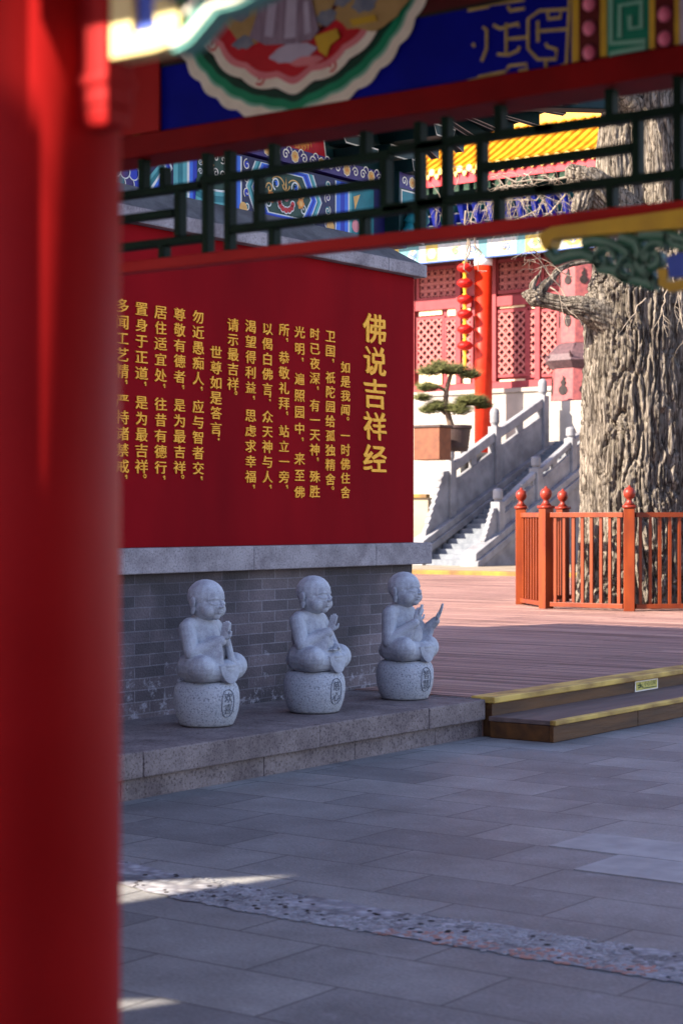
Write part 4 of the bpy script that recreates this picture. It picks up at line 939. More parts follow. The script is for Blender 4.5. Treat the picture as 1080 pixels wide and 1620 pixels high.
# ------------------------------------------------------------------ great tree and its octagonal fence
def tree():
    t = thing('old_tree', 'huge old tree with deeply furrowed bark and one lopped side limb inside fence', 'tree', (*cam_uv(4.42, 27.6), DZ))
    D = 27.6
    P = lambda px, py, d=0.0: at_d(px, py, D + d)
    def limb(pts, rad, nside, seg, amp, seed, name, parent, furrow=1.0, fine=1.0):
        # Catmull-Rom path with furrowed bark worked into the mesh
        pts = [Vector(p) for p in pts]; path = []; rr = []
        ext = [pts[0] * 2 - pts[1]] + pts + [pts[-1] * 2 - pts[-2]]; re = [rad[0]] + list(rad) + [rad[-1]]
        for i in range(len(pts) - 1):
            p0, p1, p2, p3 = ext[i:i + 4]
            for k in range(seg):
                s = k / seg; path.append(.5 * ((2 * p1) + (p2 - p0) * s + (2 * p0 - 5 * p1 + 4 * p2 - p3) * s * s + (3 * p1 - p0 - 3 * p2 + p3) * s ** 3)); rr.append(re[i + 1] + (re[i + 2] - re[i + 1]) * s)
        path.append(pts[-1]); rr.append(rad[-1]); V = []; up = None; dist = 0.0
        for i, p in enumerate(path):
            d = (path[min(i + 1, len(path) - 1)] - path[max(i - 1, 0)]).normalized()
            if up is None: up = d.orthogonal().normalized()
            up = (up - d * up.dot(d)).normalized(); sv = d.cross(up)
            if i: dist += (p - path[i - 1]).length
            for j in range(nside):
                a = 2 * math.pi * j / nside; n_ = up * math.cos(a) + sv * math.sin(a); R = rr[i]
                q = Vector((math.cos(a) * R, math.sin(a) * R, 0))
                big = noise.noise((q.x * 1.1 + seed, q.y * 1.1, dist * .35)) * R * .10
                wx = noise.noise((q.x * 3 + seed, q.y * 3, dist * 1.3)) * .10; wy = noise.noise((q.x * 3, q.y * 3 + seed, dist * 1.3 + 5)) * .10
                def plates(k, sz, soft):
                    d_, _ = noise.voronoi(((q.x + wx) * k + seed, (q.y + wy) * k, dist * k * sz + seed)); return min(1.0, (d_[1] - d_[0]) / soft)
                f1 = plates(9.5 * furrow, .034, .20); f2 = plates(23 * furrow, .055, .22)
                s3 = noise.noise((q.x * 45, q.y * 45 + seed, dist * 12))
                dr = amp * (f1 - 1.0) * (1.0 + .5 * noise.noise((q.x * 4, q.y * 4, dist + seed))) + amp * .40 * (f2 - 1.0) + amp * .14 * s3 * fine + big
                V.append(p + n_ * (R + dr))
        b = MB(); k = len(path)
        b.add(V, [(i * nside + j, i * nside + (j + 1) % nside, (i + 1) * nside + (j + 1) % nside, (i + 1) * nside + j) for i in range(k - 1) for j in range(nside)] + [tuple((k - 1) * nside + j for j in range(nside))])
        return b.build(name, 'bark', parent, smooth=True)
    tr = limb([P(1012, 985), P(1010, 900), P(1008, 800), P(1010, 680), P(1012, 560), P(1010, 470), P(1008, 410)], [1.06, .94, .87, .84, .82, .84, .62], 320, 50, .115, 3.1, 'trunk', t)
    # burls and shoulders where the limbs leave
    L = [limb([P(985, 512, -.3), P(930, 490, -.5), P(892, 481, -.55), P(862, 474, -.55), P(846, 470, -.55), P(835, 467, -.55), P(824, 466, -.5)], [.34, .20, .125, .115, .15, .10, .02], 90, 12, .035, 9.7, 'branch', t, 1.6),
         limb([P(850, 468, -.55), P(858, 455, -.55), P(873, 440, -.5), P(882, 428, -.45), P(902, 418, -.4), P(940, 412, -.3)], [.10, .085, .055, .05, .045, .04], 40, 10, .018, 4.3, 'branch', t, 2),
         limb([P(846, 466, -.55), P(842, 452, -.6), P(848, 440, -.6), P(856, 428, -.6)], [.07, .05, .03, .012], 30, 8, .015, 3.3, 'branch', t, 2),
         limb([P(1000, 480, 0), P(992, 400, -.1), P(985, 330, -.1), P(982, 250, 0), P(985, 170, .1), P(975, 60, .2), P(960, -80, .3)], [.62, .48, .40, .37, .34, .30, .26], 150, 24, .06, 5.5, 'branch', t),
         limb([P(1050, 480, 0), P(1058, 380, -.1), P(1056, 290, -.2), P(1046, 200, -.2), P(1040, 120, -.1), P(1060, 0, .2), P(1075, -90, .3)], [.66, .50, .44, .38, .34, .3, .25], 150, 24, .065, 8.9, 'branch', t),
         limb([P(1095, 480, .3), P(1110, 380, .3), P(1105, 250, .4), P(1130, 120, .5), P(1150, -60, .5)], [.6, .5, .45, .4, .3], 90, 18, .06, 2.9, 'branch', t),
         limb([P(1000, 360, -.2), P(960, 320, -.5), P(930, 292, -.65), P(912, 278, -.7), P(898, 262, -.72)], [.36, .32, .27, .21, .08], 90, 12, .055, 6.1, 'branch', t),
         limb([P(945, 300, -.6), P(928, 305, -.7), P(920, 320, -.75), P(912, 340, -.75)], [.20, .17, .16, .10], 60, 10, .045, 7.7, 'branch', t),
         limb([P(1020, 210, -.1), P(1000, 165, -.3), P(975, 145, -.4), P(945, 138, -.45), P(915, 146, -.5)], [.28, .2, .14, .1, .05], 60, 12, .04, 1.4, 'branch', t),
         limb([P(985, 175, 0), P(935, 70, -.6), P(850, 20, -1.0), P(745, -10, -1.2), P(640, -60, -1.3)], [.30, .26, .22, .17, .10], 50, 10, .04, 2.4, 'branch', t),
         limb([P(975, 60, .2), P(905, -30, .2), P(815, -80, .1), P(700, -120, 0)], [.28, .24, .19, .12], 50, 10, .04, 3.9, 'branch', t),
         limb([P(1005, 120, -.3), P(925, 70, -1.2), P(830, 75, -1.7), P(760, 95, -2.0)], [.26, .22, .17, .10], 50, 10, .04, 6.6, 'branch', t),
         limb([P(1050, 30, -.1), P(965, -60, -.7), P(870, -70, -1.2), P(770, -150, -1.5)], [.26, .24, .2, .14], 50, 10, .04, 7.2, 'branch', t)]
    # dead pale twigs, hanging and tangled
    rnd = random.Random(17)
    def twig(p, d, ln, r, dep, sag, out):
        n = 6; pts = [p]; d = d.normalized()
        for i in range(n):
            d = (d + Vector((rnd.uniform(-.45, .45), rnd.uniform(-.45, .45), rnd.uniform(-.45, .35) - sag))).normalized(); pts.append(pts[-1] + d * ln / n)
        out.tube(pts, [r * .75 * (1 - .75 * i / n) for i in range(n + 1)], 5)
        if dep > 0:
            for i in (2, 3, 4, 5):
                if rnd.random() < .8: twig(pts[i], d + Vector((rnd.uniform(-.9, .9), rnd.uniform(-.9, .9), rnd.uniform(-.9, .5))), ln * rnd.uniform(.35, .7), r * .6, dep - 1, sag, out)
    nest = MB()
    for _ in range(34):
        px, py = rnd.uniform(770, 905), 300 - (0.12 * rnd.uniform(0, 130)) + rnd.uniform(-22, 14)
        twig(P(px, py, -.6 + rnd.uniform(-.4, .4)), Vector((rnd.uniform(-1, 1), rnd.uniform(-1, 1), rnd.uniform(-.5, .3))), rnd.uniform(.5, 1.1), .010, 1, .12, nest)
    for x in range(655, 905, 14): twig(P(x, 300 + rnd.uniform(-25, 25), -.5), Vector((rnd.uniform(-.6, .6), rnd.uniform(-.6, .6), -.6)), rnd.uniform(.4, .8), .009, 1, .2, nest)
    for (x0, y0, x1, y1) in ((905, 280, 700, 262), (905, 290, 760, 315), (900, 300, 830, 345), (850, 330, 725, 350), (735, 340, 742, 420), (752, 372, 765, 428), (740, 365, 735, 430)):
        a, c = P(x0, y0, -.7), P(x1, y1, -.6); pts = [a.lerp(c, i / 7) + Vector((rnd.uniform(-.05, .05), rnd.uniform(-.05, .05), rnd.uniform(-.06, .06) - .12 * math.sin(math.pi * i / 7))) for i in range(8)]
        nest.tube(pts, [.017 - .0017 * i for i in range(8)], 6)
    nest.build('dead_twigs', 'twig', t); nest = MB()
    for (x0, y0, x1, y1) in ((1020, 470, 985, 520), (1055, 455, 1035, 515), (1062, 430, 1075, 500), (1075, 470, 1082, 545), (905, 440, 850, 400), (850, 400, 838, 395), (895, 470, 830, 388), (870, 455, 905, 495)):
        a, c = P(x0, y0, -1.25), P(x1, y1, -1.3); pts = [a.lerp(c, i / 6) + Vector((rnd.uniform(-.03, .03), rnd.uniform(-.03, .03), rnd.uniform(-.03, .03))) for i in range(7)]
        nest.tube(pts, [.012 - .0014 * i for i in range(7)], 5)
        twig(pts[3], c - a, .4, .008, 1, .1, nest); twig(pts[5], c - a, .35, .007, 0, .1, nest)
    nest.build('hanging_twigs', 'twig', t)
def bark_mat():
    m = bpy.data.materials.new('bark'); m.use_nodes = True; t = m.node_tree; bs = t.nodes['Principled BSDF']; bs.inputs['Roughness'].default_value = .9; bs.inputs['Specular IOR Level'].default_value = .2
    tc = nd(t, 'ShaderNodeTexCoord'); mp = nd(t, 'ShaderNodeMapping'); mp.inputs['Scale'].default_value = (6, 6, .9); t.links.new(tc.outputs['Object'], mp.inputs[0])
    n = nd(t, 'ShaderNodeTexNoise', Scale=2.0, Detail=8.0, Roughness=.65); t.links.new(mp.outputs[0], n.inputs['Vector'])
    n2 = nd(t, 'ShaderNodeTexNoise', Scale=9.0, Detail=6.0, Roughness=.7); t.links.new(mp.outputs[0], n2.inputs['Vector'])
    c = mixc(t, 'MULTIPLY', 1.0, ramp(t, n.outputs['Fac'], .34, (.065, .053, .044), .60, (.205, .172, .138)), ramp(t, n2.outputs['Fac'], .3, (.7, .7, .7), .7, (1.2, 1.2, 1.2)))
    mp2 = nd(t, 'ShaderNodeMapping'); mp2.inputs['Scale'].default_value = (15, 15, 1.3); t.links.new(tc.outputs['Object'], mp2.inputs[0])
    wn = nd(t, 'ShaderNodeTexNoise', Scale=1.5, Detail=3.0); t.links.new(mp2.outputs[0], wn.inputs['Vector'])
    wm = nd(t, 'ShaderNodeVectorMath', operation='MULTIPLY_ADD'); wm.inputs[1].default_value = (.9, .9, .9); t.links.new(wn.outputs['Color'], wm.inputs[0]); t.links.new(mp2.outputs[0], wm.inputs[2])
    vo = nd(t, 'ShaderNodeTexVoronoi', feature='DISTANCE_TO_EDGE', Scale=1.0); t.links.new(wm.outputs[0], vo.inputs['Vector'])
    c = mixc(t, 'MULTIPLY', 1.0, c, ramp(t, vo.outputs['Distance'], .02, (.30, .27, .25), .13, (1.12, 1.12, 1.12)))
    t.links.new(c, bs.inputs['Base Color'])
    bp = nd(t, 'ShaderNodeBump', Strength=.8, Distance=.03); t.links.new(n2.outputs['Fac'], bp.inputs['Height']); t.links.new(bp.outputs[0], bs.inputs['Normal'])
    MATS['bark'] = m
bark_mat(); tree()
def fence():
    s = 1.335; al = math.radians(35); V1 = Vector((4.07, 25.95)); vs_ = [V1]; d = al
    for k in range(7): vs_.append(vs_[-1] + Vector((-math.cos(d), math.sin(d))) * s); d += math.radians(45)
    pts = [Vector(cam_uv(p.x, p.y)) for p in vs_]; c = sum(pts, Vector((0, 0))) / 8
    frnd = random.Random(6); f = thing('tree_fence', 'orange eight-sided wooden fence with ball-topped posts around the big tree', 'fence', (c.x, c.y, DZ))
    for i, p in enumerate(pts):
        q = pts[(i + 1) % 8]; dr = (q - p).normalized(); nn = Vector((-dr.y, dr.x))
        rd = (p - c).normalized(); tg = Vector((-rd.y, rd.x)); w_ = .078
        sq = [p + rd * w_ + tg * w_, p - rd * w_ + tg * w_, p - rd * w_ - tg * w_, p + rd * w_ - tg * w_]
        b = MB(); b.hexa([(v.x, v.y, DZ) for v in sq], [(v.x, v.y, DZ + 1.46) for v in sq]); po = b.build('post', 'fence_orange', f, bevel=.008)
        b = MB(); sc_ = [p + (v - p) * 1.18 for v in sq]; b.hexa([(v.x, v.y, DZ + 1.461) for v in sc_], [(v.x, v.y, DZ + 1.50) for v in sc_]); b.lathe([(.085, 1.501), (.04, 1.56), (.036, 1.585), (.06, 1.60), (.082, 1.64), (.088, 1.675), (.078, 1.715), (.05, 1.745), (.022, 1.757), (.02, 1.775), (.002, 1.785)], (p.x, p.y, DZ), 16); b.build('finial', 'fence_ball', po, smooth=True)
        a, e = p + dr * .085, q - dr * .085
        def rail(z0, z1, wd, nm):
            b = MB(); sq = [a + nn * wd, a - nn * wd, e - nn * wd, e + nn * wd]; b.hexa([(v.x, v.y, DZ + z0) for v in sq], [(v.x, v.y, DZ + z1) for v in sq]); b.build(nm, 'fence_orange', f, bevel=.004)
        rail(1.33, 1.40, .045, 'top_rail'); rail(.035, .10, .05, 'bottom_rail')
        for k in range(8):
            m = a.lerp(e, (k + .5) / 8) + dr * frnd.uniform(-.006, .006); hw = .021 * frnd.uniform(.93, 1.06); sq = [m + dr * hw + nn * hw, m - dr * hw + nn * hw, m - dr * hw - nn * hw, m + dr * hw - nn * hw]
            b = MB(); b.hexa([(v.x, v.y, DZ + .101) for v in sq], [(v.x, v.y, DZ + 1.329) for v in sq]); b.build('baluster', 'fence_orange', f)
fence()

# ------------------------------------------------------------------ temple
FU = 54.6                                   # facade
tp = thing('red_temple', 'red temple hall with yellow tiled roof, lattice doors and painted frieze', 'temple', (54, 32, 3.6))
fu = lambda px, py: (on_u(px, py, FU).y, on_u(px, py, FU).z)
cu_ = lambda px, py: (on_u(px, py, 53.2).y, on_u(px, py, 53.2).z)
b = MB(); b.box(FU, 66, 10, 56, 3.4, 12.5); b.build('facade_wall', 'temple_red', tp)
b = MB(); zpl = fu(778, 624)[1]; b.box(FU - .35, FU - .002, 10, 52, 3.4, zpl); b.box(FU - .42, FU - .002, 10, 52, zpl + .002, zpl + .16); b.build('plinth', 'plinth_white', tp, bevel=.02)
def rc(px0, py0, px1, py1):
    m = (px0 + px1) / 2; a = fu(px0, m and py0); c = fu(px1, py1); z0 = fu(m, py1)[1]; z1 = fu(m, py0)[1]; return (min(a[0], c[0]), max(a[0], c[0]), z0, z1)
def lattice_panel(parent, y0, y1, z0, z1, kind, frame=.09):
    b = MB(); b.box(FU - .02, FU - .001, y0, y1, z0, z1); back = b.build('lattice_door', 'temple_red_dark', parent)
    b = MB(); T0 = FU - .085
    if kind == 'diag':
        sp = .30
        for sgn in (1, -1):
            k = -int((z1 - z0) / sp) - 2
            while k * sp < (y1 - y0) + (z1 - z0) + 1:
                pts = []
                # line y = y0 + k*sp + sgn*(z - z0), clipped to the panel
                for z in (z0, z1): pts.append((y0 + k * sp + (0 if sgn > 0 else (z1 - z0)) + sgn * (z - z0), z))
                (ya, za), (yb, zb) = pts; cl = []
                for t in [i / 60 for i in range(61)]:
                    y = ya + (yb - ya) * t; z = za + (zb - za) * t
                    if y0 <= y <= y1: cl.append((y, z))
                if len(cl) > 1: b.ribbon([cl[0], cl[-1]], .075, 'u', T0 + (.03 if sgn > 0 else .036), .05)
                k += 1
        n = max(1, round((y1 - y0) / .3))
        for i in range(1, n): b.box(T0 + .024, T0 + .06, y0 + (y1 - y0) * i / n - .015, y0 + (y1 - y0) * i / n + .015, z0, z1)
    else:
        n = max(2, round((y1 - y0) / .26)); m = max(2, round((z1 - z0) / .26))
        for i in range(1, n): y = y0 + (y1 - y0) * i / n; b.box(T0 + .02, T0 + .06, y - .03, y + .03, z0, z1)
        for j in range(1, m): z = z0 + (z1 - z0) * j / m; b.box(T0 + .023, T0 + .06, y0, y1, z - .03, z + .03)
        for i in range(n):
            for j in range(m): b.ribbon(arc((y0 + (y1 - y0) * (i + .5) / n, z0 + (z1 - z0) * (j + .5) / m), .085, 0, 2 * math.pi, 10)[:-1], .035, 'u', T0 + .06, .04, 0, True)
    b.build('lattice_screen', 'temple_lattice', back)
    b = MB(); w_ = frame
    b.box(FU - .10, FU - .021, y0 - w_, y0, z0 - w_, z1 + w_); b.box(FU - .10, FU - .021, y1, y1 + w_, z0 - w_, z1 + w_); b.box(FU - .10, FU - .021, y0, y1, z0 - w_, z0); b.box(FU - .10, FU - .021, y0, y1, z1, z1 + w_)
    b.build('screen_frame', 'temple_red', back)
def leaf(px0, px1, pt, pb):
    y0, y1, z0, z1 = rc(px0, pt, px1, pb)
    lattice_panel(tp, y0, y1, z0, z1, 'diag', .10)
    b = MB(); hgt = .30
    b.box(FU - .06, FU - .001, y0 + .03, y1 - .03, z1 + .16, z1 + .16 + hgt); b.build('cream_panel', 'temple_cream', tp); b = MB(); b.box(FU - .06, FU - .001, y0 + .03, y1 - .03, z0 - .18 - .42, z0 - .18); b.build('cream_panel', 'temple_cream', tp)
for x0, x1 in ((607, 634), (640, 657), (663, 701), (708, 746)): leaf(x0, x1, 506, 584)
for x0, x1 in ((790, 832), (840, 882), (890, 932), (940, 980)): leaf(x0, x1, 494, 592)
for q in ((600, 432, 655, 476, ), (665, 427, 724, 470), (790, 414, 845, 458), (862, 410, 915, 452), (930, 406, 985, 448)): lattice_panel(tp, *rc(*q), 'grid', .12)
b = MB()
for q in ((600, 474, 748, 492), (780, 462, 990, 478)): y0, y1, z0, z1 = rc(*q); b.box(FU - .14, FU - .001, y0, y1, z0, z1)
y0, y1, z0, z1 = rc(600, 612, 990, 618); b.box(FU - .16, FU - .001, y0, y1, zpl + .161, zpl + .42)
for x in (655, 728, 784, 853, 922): y0, y1, z0, z1 = rc(x - 4, 405, x + 4, 612); b.box(FU - .18, FU - .001, y0, y1, zpl + .421, 10.6)
b.build('door_frame', 'temple_red', tp, bevel=.01)
# porch columns
def tcol(px, r=.30):
    y = cu_(px, 500)[0]; ztop = cu_(740, 411)[1] + .06
    b = MB(); b.lathe([(r, 3.62), (r, ztop)], (53.2, y, 0), 40); c = b.build('column', 'column_orange', tp, smooth=True)
    b = MB(); b.lathe([(r + .01, ztop - .32), (r + .012, ztop - .01)], (53.2, y, 0), 40); b.build('white_collar', 'white_line', c, smooth=True)  # plain white band round the column's top
    b = MB(); b.lathe([(r + .16, 3.5), (r + .14, 3.62), (r + .02, 3.75)], (53.2, y, 0), 32); b.build('column_base', 'white_stone', c, smooth=True)
    return y
cys = [tcol(764), tcol(560), tcol(960)]
# painted frieze
zf0, zf1 = cu_(740, 411)[1], cu_(740, 379)[1]
b = MB(); b.box(52.95, 53.45, 10, 56, zf0, zf1 + .1); fz_ = b.build('frieze', 'hall_green', tp)
b = MB(); FM = ['worn_teal', 'worn_cream', 'worn_blue', 'worn_green', 'worn_white', 'worn_yellow', 'worn_teal', 'worn_blue', 'worn_yellow']
rnd = random.Random(4); y = 14.0
def fpl(pts, mi, lay=0): b.plate(pts, 'u', 52.95 - .004 * lay, .004, mi)
while y < 50:
    wd = rnd.choice([.28, .5, .8, .34]); mi = rnd.choice([0, 0, 4, 4, 8, 1, 8, 1, 6]); fpl([(y, zf0 + .02), (y + wd, zf0 + .02), (y + wd, zf1 - .10), (y, zf1 - .10)], mi)
    if wd > .4:
        c = (y + wd / 2, (zf0 + zf1) / 2 - .05)
        fpl([(c[0] + wd * .42 * math.cos(a), c[1] + .20 * math.sin(a)) for a in [2 * math.pi * i / 6 for i in range(6)]], rnd.choice([4, 8, 1]), 1); b.ribbon(spiral(c, .15, 1.3, rnd.uniform(0, 6)), .05, 'u', 52.942, .004, rnd.choice([7, 3, 2]))
        for k in range(3): b.ribbon(spiral((c[0] + rnd.uniform(-.3, .3) * wd, c[1] + rnd.uniform(-.1, .1)), .09, 1.1, rnd.uniform(0, 6)), .03, 'u', 52.938, .004, rnd.choice([4, 3, 7, 8]))
    y += wd
fpl([(14, zf0 - .03), (50, zf0 - .03), (50, zf0 + .02), (14, zf0 + .02)], 7, 1)
b.build('frieze_painting', FM, fz_)
b = MB(); b.box(52.9, 53.4, 10, 56, zf1 + .02, zf1 + .14, 0)
for k in range(110): b.box(52.86, 52.9, 14 + k * .33, 14.2 + k * .33, zf1 + .03, zf1 + .12, 1)
b.build('dotted_cornice', ['eave_red', 'flower_yellow'], tp)
# bracket zone with blue and white triangles, rafters, red eave board
ZB = zf1 + .15
b = MB(); b.box(53.0, 53.6, 10, 56, ZB, 13.0, 0)
for k in range(64):
    y = 14 + k * .56
    b.hexa([(52.4, y - .06, ZB + .3), (53, y - .06, ZB + .02), (53, y + .06, ZB + .02), (52.4, y + .06, ZB + .3)], [(52.2, y - .1, ZB + .95), (53, y - .1, ZB + .95), (53, y + .1, ZB + .95), (52.2, y + .1, ZB + .95)], 1)
    for j in range(3):
        z = ZB + .12 + j * .3; b.hexa([(52.95 - .22 * j, y - .10, z), (53, y - .10, z), (53, y + .10, z), (52.95 - .22 * j, y + .10, z)], [(52.8 - .22 * j, y - .24, z + .22), (53, y - .24, z + .22), (53, y + .24, z + .22), (52.8 - .22 * j, y + .24, z + .22)], 1 + (k + j) % 2)
        b.box(52.78 - .22 * j, 52.97, y - .25, y + .25, z + .222, z + .26, 3)
b.build('bracket_tier', ['hall_green', 'royal', 'teal', 'white_line'], tp)
EU = 50.6; ze = on_u(760, 274, EU).z
b = MB(); 
for k in range(96):
    y = 12 + k * .40; b.hexa([(EU + .18, y - .06, ze - .16), (EU + .18, y + .06, ze - .16), (54, y + .06, ze + .75), (54, y - .06, ze + .75)], [(EU + .18, y - .06, ze - .04), (EU + .18, y + .06, ze - .04), (54, y + .06, ze + .87), (54, y - .06, ze + .87)], 0)
    b.box(EU + .13, EU + .179, y - .09, y + .09, ze - .19, ze - .01, 1)
    y2 = y + .2; b.hexa([(EU + .75, y2 - .07, ze - .30), (EU + .75, y2 + .07, ze - .30), (53.9, y2 + .07, ze + .4), (53.9, y2 - .07, ze + .4)], [(EU + .75, y2 - .07, ze - .16), (EU + .75, y2 + .07, ze - .16), (53.9, y2 + .07, ze + .54), (53.9, y2 - .07, ze + .54)], 0)
    b.box(EU + .70, EU + .749, y2 - .1, y2 + .1, ze - .33, ze - .13, 1)
b.build('eave_rafters', ['hall_green', 'fret_pale'], tp)
b = MB(); b.box(EU + .05, EU + .12, 10, 50, ze - .24, ze + .14); b.build('eave_board', 'eave_red', tp)
b = MB(); b.hexa([(EU + .12, 10, ze - .0), (EU + .12, 50, ze - .0), (55, 50, ze + 1.15), (55, 10, ze + 1.15)], [(EU + .12, 10, ze + .05), (EU + .12, 50, ze + .05), (55, 50, ze + 1.2), (55, 10, ze + 1.2)]); b.build('eave_soffit', 'eave_red', tp)
# tile field: concave troughs with half-round cover tiles
def slope(t): return (EU + (55.2 - EU) * t, ze + .18 + 2.2 * t + .9 * t * t)
b = MB(); sp = .36; ny = 100; nt_ = 10; prof = [(0, .0), (.06, -.035), (.18 - .09, .0), (.18 - .085, .06), (.18, .11), (.18 + .085, .06), (.18 + .09, .0), (.30, -.035)]
row = [(12 + k * sp + a, h_) for k in range(ny) for a, h_ in prof]; vs2 = []
for i in range(nt_ + 1):
    x, z = slope(i / nt_); vs2 += [(x, y, z + hh) for y, hh in row]
M_ = len(row); b.add(vs2, [(i * M_ + j, i * M_ + j + 1, (i + 1) * M_ + j + 1, (i + 1) * M_ + j) for i in range(nt_) for j in range(M_ - 1)])
b.build('tile_field', 'tile_yellow', tp, smooth=False)
b = MB()
for k in range(ny):
    y = 12 + k * sp + .18; b.tube([(EU - .06, y, ze + .22), (EU + .02, y, ze + .22)], .115, 14); yy = y + sp / 2
    b.hexa([(EU - .05, yy - .10, ze + .15), (EU - .05, yy + .10, ze + .15), (EU - .05, yy + .06, ze + .03), (EU - .05, yy, ze - .03), (EU - .05, yy - .06, ze + .03)], [(EU + .0, yy - .10, ze + .15), (EU + .0, yy + .10, ze + .15), (EU + .0, yy + .06, ze + .03), (EU + .0, yy, ze - .03), (EU + .0, yy - .06, ze + .03)])
b.build('drip_tiles', 'tile_pale', tp)
# boxed ridge above the lower roof, with upturned end
RU = 53.6; r0 = on_u(798, 205, RU); rz = on_u(850, 196, RU).z
b = MB(); b.box(RU, RU + .6, 12, r0.y, rz - .35, rz + .42, 0); b.box(RU - .06, RU + .66, 12, r0.y, rz + .421, rz + .60, 0)
b.tube([(RU + .3, 12, rz + .66), (RU + .3, r0.y, rz + .66)], .20, 12, 0)
for k in range(60):
    y = r0.y - .3 - k * .34; b.tube([(RU - .09, y + .07, rz - .28), (RU - .09, y - .10, rz - .34)], [.10, .13], 8, 1)
b.hexa([(RU + .05, r0.y, rz - .3), (RU + .55, r0.y, rz - .3), (RU + .5, r0.y + .9, rz - .12), (RU + .1, r0.y + .9, rz - .12)], [(RU + .05, r0.y, rz + .95), (RU + .55, r0.y, rz + .95), (RU + .45, r0.y + .95, rz + .28), (RU + .15, r0.y + .95, rz + .28)], 0)
b.build('boxed_ridge', ['tile_yellow', 'tile_pale'], tp, bevel=.01)
b = MB(); b.box(55, 64, 10, 54, 13.4, 20); b.build('upper_storey', 'temple_red', tp)
b = MB(); b.hexa([(53, 9, 19.6), (66, 9, 19.6), (66, 56, 19.6), (53, 56, 19.6)], [(58, 12, 23), (61, 12, 23), (61, 52, 23), (58, 52, 23)]); b.build('upper_roof', 'tile_yellow', tp)

# string of lanterns hanging from the porch
ly, lz = on_u(735, 560, 52.6).y, None
ls = thing('lantern_string', 'string of six red lanterns with gold tassels beside the orange porch column', 'lanterns', (52.6, ly, 9.6))
b = MB(); b.tube([(52.6, ly, 10.4), (52.6, ly, 6.9)], .012, 6); b.build('cord', 'lantern_gold', ls)
for k, py in enumerate((424, 448, 474, 497, 521, 547)):
    z = on_u(735, py, 52.6).z
    b = MB(); prof = [(.02, -.17)] + [(.07 + .19 * math.sin(math.pi * i / 12) ** .7, -.165 + .33 * i / 12) for i in range(13)] + [(.02, .17)]
    b.lathe(prof, (0, 0, 0), 48); b.v = [(52.6 + x * (1 + .05 * abs(math.cos(8 * math.atan2(y, x)))), ly + y * (1 + .05 * abs(math.cos(8 * math.atan2(y, x)))), z + zz_) for x, y, zz_ in b.v]; ln_ = b.build('lantern', 'lantern_red', ls, smooth=True)
    b = MB(); b.lathe([(.075, .165), (.075, .20), (.03, .215)], (52.6, ly, z), 14); b.build('gold_collar', 'lantern_gold', ln_); b = MB(); b.lathe([(.045, -.34), (.06, -.22), (.03, -.215), (.075, -.2), (.075, -.165)], (52.6, ly, z), 14); b.build('tassel', 'lantern_gold', ln_)
b = MB(); zt = on_u(735, 560, 52.6).z; b.lathe([(.05, -.55), (.07, -.1), (.02, .05)], (52.6, ly, zt), 10); b.build('tassel', 'lantern_gold', ls)

# ------------------------------------------------------------------ terraces and marble stairs
b = MB(); b.box(46.2, FU + 4, 29.2, 60, .2, 3.6); b.box(51.6, FU + 4, 10, 29.199, .2, 3.59)
te = b.build('upper_terrace', 'plinth_white'); tag(te, 'pale upper terrace carrying the red temple', 'terrace')
b = MB(); b.box(44.6, 46.19, 29.3, 60, .2, 2.2, 0); b.box(44.5, 44.7, 29.3, 60, 2.201, 2.30, 1)
te2 = b.build('lower_terrace', ['terrace_beige', 'kerb_yellow']); tag(te2, 'sunlit beige lower terrace with a yellow painted edge', 'terrace')
ss = thing('stone_stairs', 'steep grey stone stairs climbing to the temple between white balustrades', 'stairs', (47, 28, DZ))
b = MB(); n = 26; U0, U1, ZA, ZB_ = 43.7, 51.4, DZ, 4.05
for i in range(n):
    u = U0 + (U1 - U0) * i / n; b.box(u, 51.6, 27.2, 28.8, ZA + (ZB_ - ZA) * i / n - (.0 if i else .3), ZA + (ZB_ - ZA) * (i + 1) / n)
b.build('treads', 'step_dark', ss)
